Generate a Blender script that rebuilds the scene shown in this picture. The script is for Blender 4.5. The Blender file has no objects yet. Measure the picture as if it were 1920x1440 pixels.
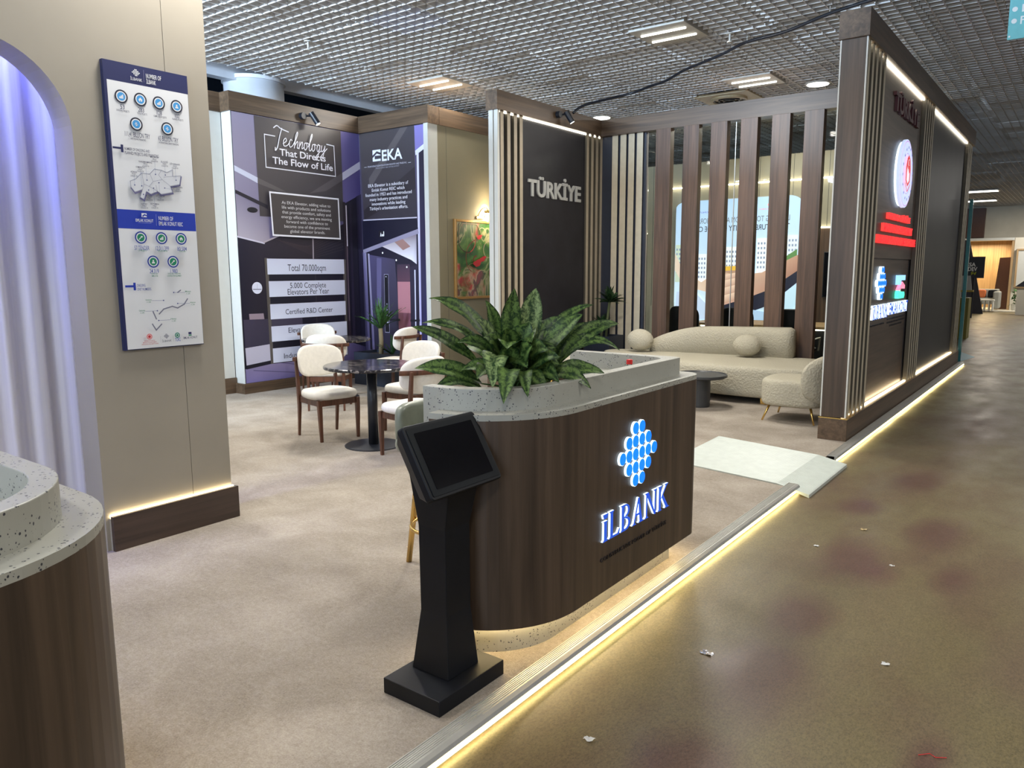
import bpy, bmesh, math, random
from mathutils import Vector, Matrix
C = bpy.context.scene.collection
S = bpy.context.scene
R0 = random.Random(7)
PI = math.pi

# ------------------------------------------------------------------ camera, world, light, exposure
cd = bpy.data.cameras.new('camera'); cam = bpy.data.objects.new('camera', cd); C.objects.link(cam)
cd.sensor_width = 36.0; cd.lens = 36.0*1430/1920; cd.clip_start = .05; cd.clip_end = 200
RX = [[0.8001947842717185, 0.08459832889653765, -0.5937435725734227],
      [0.5997244073935659, -0.12005553173837988, 0.7911493566169734],
      [-0.004352286844180715, -0.9891561009501626, -0.14680349298398138]]
M = Matrix(((RX[0][0], -RX[0][1], -RX[0][2], 0), (RX[1][0], -RX[1][1], -RX[1][2], 0),
            (RX[2][0], -RX[2][1], -RX[2][2], 1.6), (0, 0, 0, 1)))
cam.matrix_world = M
S.camera = cam
CAMZ = 1.6
S.view_settings.view_transform = 'Standard'
S.view_settings.look = 'None'
S.view_settings.gamma = 1.0
S.view_settings.use_curve_mapping = False
S.view_settings.exposure = 0.0

W = bpy.data.worlds.new('hall_air'); S.world = W; W.use_nodes = True
W.node_tree.nodes['Background'].inputs[0].default_value = (.62, .68, .80, 1)
W.node_tree.nodes['Background'].inputs[1].default_value = .30


def area(name, loc, size, power, col=(1, 1, 1), rot=(0, 0, 0), sy=None, spread=None):
    l = bpy.data.lights.new(name, 'AREA'); l.energy = power; l.color = col
    l.size = size
    if sy: l.shape = 'RECTANGLE'; l.size_y = sy
    if spread: l.spread = spread
    o = bpy.data.objects.new(name, l); C.objects.link(o); o.location = loc; o.rotation_euler = rot
    return o


def spot(name, loc, target, power, angle, col=(1, .93, .82), blend=.6, r=.03):
    l = bpy.data.lights.new(name, 'SPOT'); l.energy = power; l.color = col
    l.spot_size = math.radians(angle); l.spot_blend = blend; l.shadow_soft_size = r
    o = bpy.data.objects.new(name, l); C.objects.link(o); o.location = loc
    d = Vector(target)-Vector(loc); o.rotation_euler = d.to_track_quat('-Z', 'Y').to_euler()
    return o


HC = 4.2                               # height of the open cell ceiling
NEUT = (1.0, .96, .89)
# ceiling fittings in view (housings further down), plus unseen lights added as fill
for (x, y, p) in [(-3.96, 8.2, 95), (-7.51, 8.37, 85), (-3.95, 10.93, 70), (-3.96, 5.47, 95), (-7.4, 3.2, 90),
                  (-3.96, 2.73, 85), (-3.96, -.2, 60), (.6, 5.0, 75), (.6, -.8, 75), (3.8, 8.0, 75), (3.8, 2.0, 90),
                  (1.5, 24, 130), (-2.5, 30, 120), (-.5, 34.6, 260), (1.5, 14, 60), (-4.2, 12.6, 60)]:
    area('ceiling_fitting_and_fill', (x, y, HC-.06), .56, p, NEUT)
# unseen area light added behind the camera for cool daylight on the ceiling
area('rear_daylight_fill', (-4.5, -7.0, 2.5), 14.0, 850, (.64, .79, 1.0), (math.radians(97), 0, 0), 3.6)
# unseen cool light added above the niche room to brighten the ceiling grid
area('ceiling_cool_fill', (-6.6, -.6, 3.78), 3.2, 1700, (.58, .77, 1.0), (math.radians(95), 0, math.radians(-18)), .55)
# blue lamp washing the curtain in the niche
area('niche_lamp', (-4.73, 1.2, 3.2), .16, 60, (.20, .23, 1.0), (0, 0, 0), 1.6)
# booth spots
spot('spot_beam', (-8.36, 6.78, 3.66), (-5.9, 5.2, 0), 260, 75)
spot('spot_beam', (-5.83, 9.1, 3.70), (-3.6, 8.6, 0), 140, 70)

# ------------------------------------------------------------------ helpers
def lin(c):
    return tuple(((v/255)/12.92 if v/255 <= .04045 else ((v/255+.055)/1.055)**2.4) for v in c)


def nt(name):
    m = bpy.data.materials.new(name); m.use_nodes = True
    t = m.node_tree; b = t.nodes['Principled BSDF']
    return m, t, b


def coords(t, scale=(1, 1, 1), rot=(0, 0, 0)):
    tc = t.nodes.new('ShaderNodeTexCoord'); mp = t.nodes.new('ShaderNodeMapping')
    mp.inputs['Scale'].default_value = scale; mp.inputs['Rotation'].default_value = rot
    t.links.new(tc.outputs['Object'], mp.inputs['Vector'])
    return mp.outputs['Vector']


def noise(t, vec, scale, detail=3, rough=.55, dist=0):
    n = t.nodes.new('ShaderNodeTexNoise'); n.inputs['Scale'].default_value = scale
    n.inputs['Detail'].default_value = detail; n.inputs['Roughness'].default_value = rough
    n.inputs['Distortion'].default_value = dist
    t.links.new(vec, n.inputs['Vector']); return n.outputs['Fac']


def ramp(t, fac, stops):
    r = t.nodes.new('ShaderNodeValToRGB'); e = r.color_ramp.elements
    while len(e) < len(stops): e.new(.5)
    for i, (p, c) in enumerate(stops):
        e[i].position = p; e[i].color = (*c, 1) if len(c) == 3 else c
    t.links.new(fac, r.inputs['Fac']); return r.outputs['Color']


def bump(t, b, h, strength, dist=.01):
    n = t.nodes.new('ShaderNodeBump'); n.inputs['Strength'].default_value = strength
    n.inputs['Distance'].default_value = dist
    t.links.new(h, n.inputs['Height']); t.links.new(n.outputs['Normal'], b.inputs['Normal'])


def plain(name, col, rough=.5, metal=0, var=.06, sc=12, bmp=0, spec=.5, coat=0):
    m, t, b = nt(name)
    b.inputs['Roughness'].default_value = rough; b.inputs['Metallic'].default_value = metal
    b.inputs['Specular IOR Level'].default_value = spec
    b.inputs['Coat Weight'].default_value = coat
    v = coords(t); f = noise(t, v, sc, 3)
    a = tuple(c*(1-var) for c in col); d = tuple(min(1, c*(1+var)) for c in col)
    t.links.new(ramp(t, f, [(.3, a), (.7, d)]), b.inputs['Base Color'])
    if bmp: bump(t, b, noise(t, v, sc*8, 2), bmp, .003)
    return m


def glow(name, col, s):
    m, t, b = nt(name)
    b.inputs['Base Color'].default_value = (*[min(1, c*.8) for c in col], 1)
    b.inputs['Emission Color'].default_value = (*col, 1); b.inputs['Emission Strength'].default_value = s
    v = coords(t); f = noise(t, v, 3, 1)
    t.links.new(ramp(t, f, [(.3, tuple(c*.97 for c in col)), (.7, col)]), b.inputs['Emission Color'])
    return m


def wood(name, dark, mid, light, axis='z', rough=.42, sc=1.0):
    m, t, b = nt(name)
    s = {'z': (22*sc, 22*sc, .9*sc), 'y': (22*sc, .9*sc, 22*sc), 'x': (.9*sc, 22*sc, 22*sc)}[axis]
    v = coords(t, s)
    f = noise(t, v, 1.0, 6, .6, .5)
    v2 = coords(t, tuple(q*.16 for q in s)); g = noise(t, v2, 1.3, 3, .5, .8)
    mx = t.nodes.new('ShaderNodeMath'); mx.operation = 'ADD'
    ml = t.nodes.new('ShaderNodeMath'); ml.operation = 'MULTIPLY'; ml.inputs[1].default_value = .55
    t.links.new(g, ml.inputs[0]); t.links.new(f, mx.inputs[0]); t.links.new(ml.outputs[0], mx.inputs[1])
    t.links.new(ramp(t, mx.outputs[0], [(.55, dark), (.76, mid), (1.0, light)]), b.inputs['Base Color'])
    b.inputs['Roughness'].default_value = rough
    bump(t, b, f, .08, .002)
    return m


class MB:
    """collects simple shapes; build() links them as ONE mesh object"""
    def __init__(s): s.v = []; s.f = []; s.m = []; s.mi = 0; s.col = []; s.cc = None
    def add(s, vs, fs):
        o = len(s.v); s.v += [tuple(p) for p in vs]
        s.f += [tuple(i+o for i in f) for f in fs]; s.m += [s.mi]*len(fs); return s
    def box(s, x0, x1, y0, y1, z0, z1):
        v = [(x, y, z) for z in (z0, z1) for y in (y0, y1) for x in (x0, x1)]
        return s.add(v, [(0, 2, 3, 1), (4, 5, 7, 6), (0, 1, 5, 4), (1, 3, 7, 5), (3, 2, 6, 7), (2, 0, 4, 6)])
    def rings(s, rs, cap=True, close=True):
        n = len(rs[0]); v = [p for r in rs for p in r]; f = []
        for k in range(len(rs)-1):
            for i in range(n if close else n-1):
                j = (i+1) % n; f.append((k*n+i, k*n+j, (k+1)*n+j, (k+1)*n+i))
        if cap:
            f.append(tuple(range(n-1, -1, -1))); f.append(tuple((len(rs)-1)*n+i for i in range(n)))
        return s.add(v, f)
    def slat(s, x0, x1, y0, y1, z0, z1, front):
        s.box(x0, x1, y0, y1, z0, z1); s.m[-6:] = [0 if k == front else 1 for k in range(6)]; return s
    def prism(s, pts, z0, z1, axis='z'):
        mk = {'z': lambda a, b, c: (a, b, c), 'x': lambda a, b, c: (c, a, b), 'y': lambda a, b, c: (a, c, b)}[axis]
        return s.rings([[mk(a, b, z0) for a, b in pts], [mk(a, b, z1) for a, b in pts]])
    def tube(s, path, r, n=10, cap=True):
        path = [Vector(p) for p in path]; rs = []
        up = Vector((0, 0, 1))
        for i, p in enumerate(path):
            d = (path[min(i+1, len(path)-1)]-path[max(i-1, 0)]).normalized()
            a = d.cross(up if abs(d.z) < .95 else Vector((1, 0, 0))).normalized(); b = d.cross(a).normalized()
            rr = r[i] if isinstance(r, (list, tuple)) else r
            rs.append([p+a*rr*math.cos(2*PI*k/n)+b*rr*math.sin(2*PI*k/n) for k in range(n)])
        return s.rings(rs, cap)
    def lathe(s, c, prof, n=32):
        return s.rings([[(c[0]+r*math.cos(2*PI*k/n), c[1]+r*math.sin(2*PI*k/n), c[2]+z) for k in range(n)] for r, z in prof])
    def pad(s, outline, thick, r, mp=lambda u, v, w: (u, v, w), bulge=0, steps=4):
        """soft slab: outline in (u,v), thickness along w from 0, rounded rim of radius r, mapped to 3D"""
        cu = sum(p[0] for p in outline)/len(outline); cv = sum(p[1] for p in outline)/len(outline)
        def ring(inset, w):
            o = []
            for u, v in outline:
                d = math.hypot(u-cu, v-cv); k = max(0, (d-inset)/d); o.append(mp(cu+(u-cu)*k, cv+(v-cv)*k, w))
            return o
        def scal(k, w): return [mp(cu+(u-cu)*k, cv+(v-cv)*k, w) for u, v in outline]
        rs = []
        prof = [(r*(1-math.sin(a)), r*(1-math.cos(a))) for a in [i*PI/2/steps for i in range(steps+1)]]
        dm = min(math.hypot(u-cu, v-cv) for u, v in outline)
        k0 = 1-r/dm
        inner = [.05, .35, .65, .88]
        for k in inner: rs.append(scal(k*k0, -bulge*(1-(k*k0)**2)))
        rs += [ring(a, w) for a, w in prof]
        rs += [ring(a, thick-w) for a, w in reversed(prof)]
        for k in reversed(inner): rs.append(scal(k*k0, thick+bulge*(1-(k*k0)**2)))
        return s.rings(rs)
    def build(s, name, mat, parent=None, smooth=False, origin=(0, 0, 0), bevel=0, seg=2, **kw):
        o3 = origin if parent is None else (parent.get('_o') and tuple(parent['_o'])) or (0, 0, 0)
        me = bpy.data.meshes.new(name)
        me.from_pydata([(a-o3[0], b-o3[1], c-o3[2]) for a, b, c in s.v], [], s.f)
        mats = mat if isinstance(mat, (list, tuple)) else [mat]
        for m in mats: me.materials.append(m)
        if len(mats) > 1: me.polygons.foreach_set('material_index', s.m)
        bm = bmesh.new(); bm.from_mesh(me); bmesh.ops.recalc_face_normals(bm, faces=bm.faces); bm.to_mesh(me); bm.free()
        if smooth:
            me.polygons.foreach_set('use_smooth', [True]*len(me.polygons))
        o = bpy.data.objects.new(name, me); C.objects.link(o)
        if parent is None: o.location = origin
        else: o.parent = parent
        if bevel:
            b = o.modifiers.new('bevel', 'BEVEL'); b.width = bevel; b.segments = seg; b.limit_method = 'ANGLE'; b.angle_limit = math.radians(35)
            b.harden_normals = False
        if parent is not None and parent.get('_o'): o['_o'] = list(parent['_o'])
        tag(o, **kw)
        return o


def tag(o, label=None, cat=None, group=None, kind=None):
    if label: o['label'] = label
    if cat: o['category'] = cat
    if group: o['group'] = group
    if kind: o['kind'] = kind
    return o


def thing(name, label, cat, loc=(0, 0, 0), rz=0, group=None):
    o = bpy.data.objects.new(name, None); C.objects.link(o); o.empty_display_size = .1
    o.location = loc; o.rotation_euler = (0, 0, rz)
    if rz == 0: o['_o'] = list(loc)
    return tag(o, label, cat, group)


def struct_root(name):
    o = bpy.data.objects.new(name, None); C.objects.link(o); o['kind'] = 'structure'; return o


def dup(root, loc, rz, label, group=None, name=None):
    r = root.copy(); C.objects.link(r); r.location = loc; r.rotation_euler = (0, 0, rz); r['label'] = label
    if group: r['group'] = group
    for ch in list(root.children):
        c = ch.copy(); C.objects.link(c); c.parent = r
        for g in ch.children:
            d = g.copy(); C.objects.link(d); d.parent = c
    return r


def arc(cx, cy, r, a0, a1, n=10, ry=None):
    return [(cx+r*math.cos(math.radians(a0+(a1-a0)*i/n)), cy+(ry or r)*math.sin(math.radians(a0+(a1-a0)*i/n))) for i in range(n+1)]


def rrect(x0, x1, y0, y1, r, n=6):
    return arc(x1-r, y1-r, r, 0, 90, n)+arc(x0+r, y1-r, r, 90, 180, n)+arc(x0+r, y0+r, r, 180, 270, n)+arc(x1-r, y0+r, r, 270, 360, n)


def sellipse(a, b, e=3.0, n=32):
    o = []
    for i in range(n):
        t = 2*PI*i/n; c, s_ = math.cos(t), math.sin(t)
        o.append((a*abs(c)**(2/e)*(1 if c >= 0 else -1), b*abs(s_)**(2/e)*(1 if s_ >= 0 else -1)))
    return o


# --- lettering: font outlines turned into mesh data
def glyphs(body, bold=0.0, extrude=0.0, shear=0.0, align='LEFT', res=3, space=1.0):
    cu = bpy.data.curves.new('lettering', 'FONT'); cu.body = body; cu.offset = bold; cu.extrude = extrude
    cu.shear = shear; cu.align_x = align; cu.resolution_u = res; cu.space_character = space
    ob = bpy.data.objects.new('lettering', cu); C.objects.link(ob)
    dg = bpy.context.evaluated_depsgraph_get()
    me = bpy.data.meshes.new_from_object(ob.evaluated_get(dg))
    vs = [tuple(v.co) for v in me.vertices]; fs = [tuple(p.vertices) for p in me.polygons]; nz = [p.normal.z for p in me.polygons]
    bpy.data.objects.remove(ob); bpy.data.curves.remove(cu); bpy.data.meshes.remove(me)
    return vs, fs, nz


CAPH = max(p[1] for p in glyphs('H')[0])


def PX(x0):  return lambda u, v, w: (x0+w, u, v)          # wall facing +X, u runs along Y
def PYm(y0): return lambda u, v, w: (u, y0-w, v)          # wall facing -Y, u runs along X


def fit(vs, u0, u1, v0, v1, mp, w0=0, depth=None, ref=None):
    xs = [p[0] for p in (ref or vs)]; ys = [p[1] for p in (ref or vs)]; zs = [p[2] for p in vs]
    ax, bx_, ay, by = min(xs), max(xs), min(ys), max(ys); az, bz = min(zs), max(zs)
    o = []
    for x, y, z in vs:
        u = u0+(x-ax)/(bx_-ax)*(u1-u0); v = v0+(y-ay)/(by-ay)*(v1-v0)
        w = w0 + ((z-az)/(bz-az)*depth if depth and bz > az else 0)
        o.append(mp(u, v, w))
    return o


def letter_parts(body, u0, u1, v0, v1, mp, depth, mats, parent, bold=.02, w0=0, name='letter'):
    vs, fs, nz = glyphs(body, bold, .1)
    pts = fit(vs, u0, u1, v0, v1, mp, w0, depth)
    # connected pieces, merged where they overlap along the line of writing
    par = list(range(len(vs)))
    def find(a):
        while par[a] != a: par[a] = par[par[a]]; a = par[a]
        return a
    for f in fs:
        for i in f[1:]: par[find(i)] = find(f[0])
    comp = {}
    for i in range(len(vs)): comp.setdefault(find(i), []).append(i)
    cl = sorted([[min(vs[i][0] for i in c), max(vs[i][0] for i in c), set(c)] for c in comp.values()], key=lambda q: q[0])
    out = []
    for c in cl:
        if out and c[0] < out[-1][1]-.03: out[-1][1] = max(out[-1][1], c[1]); out[-1][2] |= c[2]
        else: out.append(c)
    for _, _, ids in out:
        idx = {i: k for k, i in enumerate(sorted(ids))}
        b = MB(); b.v = [pts[i] for i in sorted(ids)]
        for f, z in zip(fs, nz):
            if f[0] in idx: b.f.append(tuple(idx[i] for i in f)); b.m.append(0 if abs(z) > .7 else min(1, len(mats)-1))
        b.build(name, mats, parent)


def catmull(k, n=6):
    o = []; k = [Vector(p) for p in k]
    for i in range(len(k)-1):
        a, b_, c, d_ = k[max(i-1, 0)], k[i], k[i+1], k[min(i+2, len(k)-1)]
        for q in range(n):
            t = q/n; o.append(.5*((2*b_)+(c-a)*t+(2*a-5*b_+4*c-d_)*t*t+(3*b_-a-3*c+d_)*t**3))
    return o+[k[-1]]


class Print:
    """flat print on a board: coloured shapes and lettering, a hair apart, as ONE sheet with a colour per corner"""
    def __init__(s, mp): s.mp = mp; s.v = []; s.f = []; s.c = []; s.w = 0.0012
    def poly(s, pts, col, grad=None):
        s.w += .00012
        o = len(s.v); s.v += [s.mp(u, v, s.w) for u, v in pts]; s.f.append(tuple(range(o, o+len(pts))))
        cs = grad or [col]*len(pts); s.c += [lin(c) for c in cs]
    def rect(s, u0, u1, v0, v1, col, grad=None): s.poly([(u0, v0), (u1, v0), (u1, v1), (u0, v1)], col, grad)
    def line(s, pts, w, col):
        for (a, b), (c, d) in zip(pts, pts[1:]):
            l = math.hypot(c-a, d-b) or 1; nx, ny = -(d-b)/l*w/2, (c-a)/l*w/2
            ex, ey = (c-a)/l*w/2, (d-b)/l*w/2
            s.poly([(a-ex+nx, b-ey+ny), (a-ex-nx, b-ey-ny), (c+ex-nx, d+ey-ny), (c+ex+nx, d+ey+ny)], col)
    def disc(s, u, v, r, col, rv=None, n=24): s.poly([(u+r*math.cos(2*PI*i/n), v+(rv or r)*math.sin(2*PI*i/n)) for i in range(n)], col)
    def text(s, body, u0, u1, v0, v1, col, bold=0.0, shear=0.0):
        vs, fs, nz = glyphs(body, bold, 0, shear)
        if not vs: return
        s.w += .00012; ref = [(min(p[0] for p in vs), 0, 0), (max(p[0] for p in vs), CAPH, 0)]
        o = len(s.v); s.v += fit(vs, u0, u1, v0, v1, s.mp, s.w, ref=ref); s.f += [tuple(i+o for i in f) for f in fs]; s.c += [lin(col)]*len(vs)
    def build(s, name, mat, parent, label=None, **kw):
        o3 = parent.get('_o') and tuple(parent['_o']) or (0, 0, 0)
        me = bpy.data.meshes.new(name); me.from_pydata([tuple(a-b for a, b in zip(p, o3)) for p in s.v], [], s.f)
        ca = me.color_attributes.new('ink', 'FLOAT_COLOR', 'POINT')
        ca.data.foreach_set('color', [q for c in s.c for q in (*c, 1)])
        me.materials.append(mat); o = bpy.data.objects.new(name, me); C.objects.link(o); o.parent = parent
        return tag(o, label, **kw)


def ink(name, gain=1.0, rough=.55, emit=0):
    m, t, b = nt(name); a = t.nodes.new('ShaderNodeAttribute'); a.attribute_name = 'ink'
    g = t.nodes.new('ShaderNodeVectorMath'); g.operation = 'SCALE'; g.inputs['Scale'].default_value = gain
    t.links.new(a.outputs['Color'], g.inputs[0]); t.links.new(g.outputs[0], b.inputs['Base Color'])
    b.inputs['Roughness'].default_value = rough
    if emit:
        t.links.new(g.outputs[0], b.inputs['Emission Color']); b.inputs['Emission Strength'].default_value = emit
    v = coords(t); bump(t, b, noise(t, v, 90, 2), .02, .001)
    return m


# ------------------------------------------------------------------ materials
W_COUNTER = wood('walnut_vertical', (.040, .026, .017), (.066, .043, .028), (.100, .066, .043), 'z')
W_HY = wood('walnut_along_y', (.055, .034, .020), (.098, .062, .036), (.155, .098, .057), 'y')
W_HX = wood('walnut_along_x', (.055, .034, .020), (.098, .062, .036), (.155, .098, .057), 'x')
W_SLAT = wood('walnut_slat', (.055, .030, .018), (.105, .059, .035), (.170, .094, .056), 'z')
W_PANEL = wood('walnut_panel', (.055, .037, .025), (.085, .058, .040), (.120, .083, .058), 'y')
W_PLDARK = wood('plinth_dark_wood', (.035, .022, .017), (.060, .038, .029), (.085, .055, .042), 'y')
W_CHAIR = wood('chair_dark_wood', (.045, .017, .009), (.095, .036, .019), (.16, .065, .034), 'z', .35, 2)
W_WARM = wood('warm_wood', (.30, .19, .09), (.42, .27, .13), (.52, .35, .18), 'z')
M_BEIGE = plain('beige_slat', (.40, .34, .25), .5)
M_WALL = plain('wall_greige', (.31, .28, .23), .55, sc=3, var=.03)
M_OLIVEW = plain('wall_khaki', (.23, .20, .13), .6, sc=3, var=.03)
M_OLIVE = plain('wall_beige', (.40, .36, .27), .6, sc=3, var=.03)
M_WHITE = plain('white_laminate', (.58, .58, .54), .5, var=.02)
M_SLAT_SHADE = plain('slat_side_shade', (.075, .064, .045), .55)  # shade put into the colour of the slat sides to set off the fronts
M_SLATE_L = plain('pale_slat', (.52, .46, .34), .5)  # beige slat tone raised to stand in for the aisle light on it
M_DARKP = plain('dark_panel', (.018, .017, .021), .45, var=.2, sc=4, spec=.3)
M_NAVY = plain('navy_gap', (.020, .024, .038), .5)
M_BLACK = plain('black_powder', (.0055, .0065, .0095), .5, var=.15, bmp=.02, spec=.25)
M_BLACK2 = plain('black_metal', (.012, .014, .020), .35)
M_SCREEN = plain('screen_glass', (.002, .002, .004), .12, var=.1, spec=.25)
M_ALU = plain('aluminium_trim', (.52, .51, .47), .38, .55, var=.05)
M_GOLD = plain('brass', (.78, .52, .17), .25, 1.0)
M_CREAM = plain('cream_fabric', (.76, .73, .66), .95, var=.05, sc=30, bmp=.35, spec=.2)
M_PLANTER = plain('planter_navy', (.018, .024, .038), .45)
M_SOIL = plain('soil', (.03, .02, .014), .95, bmp=.6)
M_CAN = plain('column_paint', (.74, .76, .80), .6, var=.02)
M_GRID = plain('ceiling_grid_paint', (.70, .69, .67), .6, var=.03, sc=2)
M_GRIDL = plain('ceiling_grid_new', (.74, .76, .84), .6, var=.02)
M_PLEN = plain('plenum', (.36, .40, .46), .9)
M_FIX = plain('fitting_white', (.50, .48, .43), .5)
M_RED = plain('red_cap', (.62, .02, .02), .35)
M_TEAL = plain('teal_board', (.05, .42, .46), .5)
INK = ink('poster_ink', .9)
INKM = ink('mural_ink', 1.12, .38)
L_TUBE = glow('tube_light', (1, .97, .86), 5)
L_DOWN = glow('downlight_disc', (.92, 1, .95), 6)
L_WARM = glow('led_warm', (1, .80, .48), 13)
L_WHITE = glow('led_white', (1, .92, .74), 11)
L_YEL = glow('led_yellow', (1, .82, .34), 17)
L_KICK = glow('led_kick', (1, .76, .40), 40)
L_BLUE = glow('sign_blue', (.004, .19, 1.0), 1.15)
L_BLUE2 = glow('sign_blue_letter', (.02, .09, .62), .8)
L_HALO = glow('sign_edge_white', (.72, .88, 1.0), 1.9)
L_RED = glow('sign_red', (1.0, .012, .02), 1.3)
L_GREEN = glow('sign_green', (.08, .85, .55), 1.4)
L_PINK = glow('sign_pink', (1, .25, .38), 1.2)
L_FACE = glow('sign_white_face', (.62, .72, 1.0), .9)


def carpet():
    m, t, b = nt('beige_carpet'); v = coords(t)
    f = noise(t, v, 2.2, 5, .6, .4); g = noise(t, v, 150, 3, .75); h = noise(t, v, 46, 5, .7)
    mx = t.nodes.new('ShaderNodeMath'); mx.operation = 'MULTIPLY_ADD'; mx.inputs[1].default_value = .42
    t.links.new(f, mx.inputs[0])
    m2 = t.nodes.new('ShaderNodeMath'); m2.operation = 'MULTIPLY'; m2.inputs[1].default_value = .42; t.links.new(g, m2.inputs[0])
    m3 = t.nodes.new('ShaderNodeMath'); m3.operation = 'MULTIPLY_ADD'; m3.inputs[1].default_value = .3
    t.links.new(h, m3.inputs[0]); t.links.new(m2.outputs[0], m3.inputs[2]); t.links.new(m3.outputs[0], mx.inputs[2])
    t.links.new(ramp(t, mx.outputs[0], [(.36, (.165, .138, .109)), (.56, (.325, .281, .231)), (.74, (.475, .425, .362))]), b.inputs['Base Color'])
    b.inputs['Roughness'].default_value = 1; b.inputs['Specular IOR Level'].default_value = .1
    bump(t, b, g, .5, .006); return m


STAINS = [(-.80, 9.6, .35, 2.4), (-.95, 6.6, .22, .6), (-.62, 5.3, .25, .5), (-.95, 4.5, .28, .5), (-1.0, 3.6, .22, .45), (-.95, 2.95, .25, .5), (-1.15, 5.6, .16, .3), (-.95, 2.2, .2, .35), (-.45, 4.5, .12, .35), (-.30, 2.75, .10, .25)]


def concrete():
    m, t, b = nt('stained_concrete'); v = coords(t, (1, .55, 1))
    f = noise(t, v, .75, 6, .62, .3); g = noise(t, v, 150, 4, .85); k = noise(t, v, 3.4, 5, .6)
    mx = t.nodes.new('ShaderNodeMath'); mx.operation = 'MULTIPLY_ADD'; mx.inputs[1].default_value = .25
    t.links.new(k, mx.inputs[0]); t.links.new(f, mx.inputs[2])
    st = None
    for (cx, cy, rx, ry) in STAINS:
        mp = t.nodes.new('ShaderNodeMapping'); mp.vector_type = 'TEXTURE'; mp.inputs['Location'].default_value = (cx, cy, 0); mp.inputs['Scale'].default_value = (rx, ry, 50)
        tc = t.nodes.new('ShaderNodeTexCoord'); t.links.new(tc.outputs['Object'], mp.inputs['Vector'])
        ln = t.nodes.new('ShaderNodeVectorMath'); ln.operation = 'LENGTH'; t.links.new(mp.outputs['Vector'], ln.inputs[0])
        if st is None: st = ln.outputs['Value']
        else:
            mn = t.nodes.new('ShaderNodeMath'); mn.operation = 'MINIMUM'; t.links.new(st, mn.inputs[0]); t.links.new(ln.outputs['Value'], mn.inputs[1]); st = mn.outputs[0]
    wob = t.nodes.new('ShaderNodeMath'); wob.operation = 'MULTIPLY_ADD'; wob.inputs[1].default_value = 1.5; t.links.new(k, wob.inputs[0]); t.links.new(st, wob.inputs[2])
    stm = ramp(t, wob.outputs[0], [(.55, (1, 1, 1)), (1.0, (0, 0, 0))])
    dv = t.nodes.new('ShaderNodeMath'); dv.operation = 'MULTIPLY'; dv.inputs[1].default_value = .5; t.links.new(wob.outputs[0], dv.inputs[0])
    stm = ramp(t, dv.outputs[0], [(.52, (.85, .85, .85)), (.86, (0, 0, 0))])
    base0 = ramp(t, mx.outputs[0], [(.44, (.180, .144, .070)), (.58, (.152, .120, .058)), (.70, (.132, .092, .048)), (.80, (.11, .07, .042))])
    ms = t.nodes.new('ShaderNodeMix'); ms.data_type = 'RGBA'; ms.inputs['B'].default_value = (.098, .048, .034, 1)
    t.links.new(stm, ms.inputs['Factor']); t.links.new(base0, ms.inputs['A']); base = ms.outputs['Result']
    sp = ramp(t, g, [(.36, (.45, .45, .45)), (.52, (1, 1, 1)), (.70, (1.45, 1.45, 1.4))])
    mi = t.nodes.new('ShaderNodeMix'); mi.data_type = 'RGBA'; mi.blend_type = 'MULTIPLY'; mi.inputs['Factor'].default_value = .8
    t.links.new(base, mi.inputs['A']); t.links.new(sp, mi.inputs['B'])
    t.links.new(mi.outputs['Result'], b.inputs['Base Color'])
    rr = ramp(t, k, [(.3, (.30, .30, .30)), (.7, (.46, .46, .46))]); t.links.new(rr, b.inputs['Roughness'])
    bump(t, b, noise(t, v, 75, 3, .6), .22, .004); return m


def terrazzo():
    m, t, b = nt('terrazzo'); v = coords(t)
    n = noise(t, v, 20, 2)
    vm = t.nodes.new('ShaderNodeVectorMath'); vm.operation = 'ADD'
    nn = t.nodes.new('ShaderNodeTexNoise'); nn.inputs['Scale'].default_value = 55; t.links.new(v, nn.inputs['Vector'])
    sc = t.nodes.new('ShaderNodeVectorMath'); sc.operation = 'SCALE'; sc.inputs['Scale'].default_value = .006
    t.links.new(nn.outputs['Color'], sc.inputs[0]); t.links.new(v, vm.inputs[0]); t.links.new(sc.outputs[0], vm.inputs[1])
    vo = t.nodes.new('ShaderNodeTexVoronoi'); vo.inputs['Scale'].default_value = 135; t.links.new(vm.outputs[0], vo.inputs['Vector'])
    sp = t.nodes.new('ShaderNodeSeparateColor'); t.links.new(vo.outputs['Color'], sp.inputs[0])
    th = t.nodes.new('ShaderNodeMath'); th.operation = 'MULTIPLY'; th.inputs[1].default_value = .46
    pw = t.nodes.new('ShaderNodeMath'); pw.operation = 'POWER'; pw.inputs[1].default_value = 2.2
    t.links.new(sp.outputs[0], pw.inputs[0]); t.links.new(pw.outputs[0], th.inputs[0])
    lt = t.nodes.new('ShaderNodeMath'); lt.operation = 'LESS_THAN'; t.links.new(vo.outputs['Distance'], lt.inputs[0]); t.links.new(th.outputs[0], lt.inputs[1])
    ms = t.nodes.new('ShaderNodeMath'); ms.operation = 'GREATER_THAN'; ms.inputs[1].default_value = .47; t.links.new(n, ms.inputs[0])
    an = t.nodes.new('ShaderNodeMath'); an.operation = 'MULTIPLY'; t.links.new(lt.outputs[0], an.inputs[0]); t.links.new(ms.outputs[0], an.inputs[1])
    mi = t.nodes.new('ShaderNodeMix'); mi.data_type = 'RGBA'; t.links.new(an.outputs[0], mi.inputs['Factor'])
    mi.inputs['B'].default_value = (.035, .038, .048, 1)
    t.links.new(ramp(t, noise(t, v, 3, 3), [(.3, (.33, .325, .28)), (.7, (.39, .385, .335))]), mi.inputs['A'])
    t.links.new(mi.outputs['Result'], b.inputs['Base Color']); b.inputs['Roughness'].default_value = .42
    return m


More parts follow.
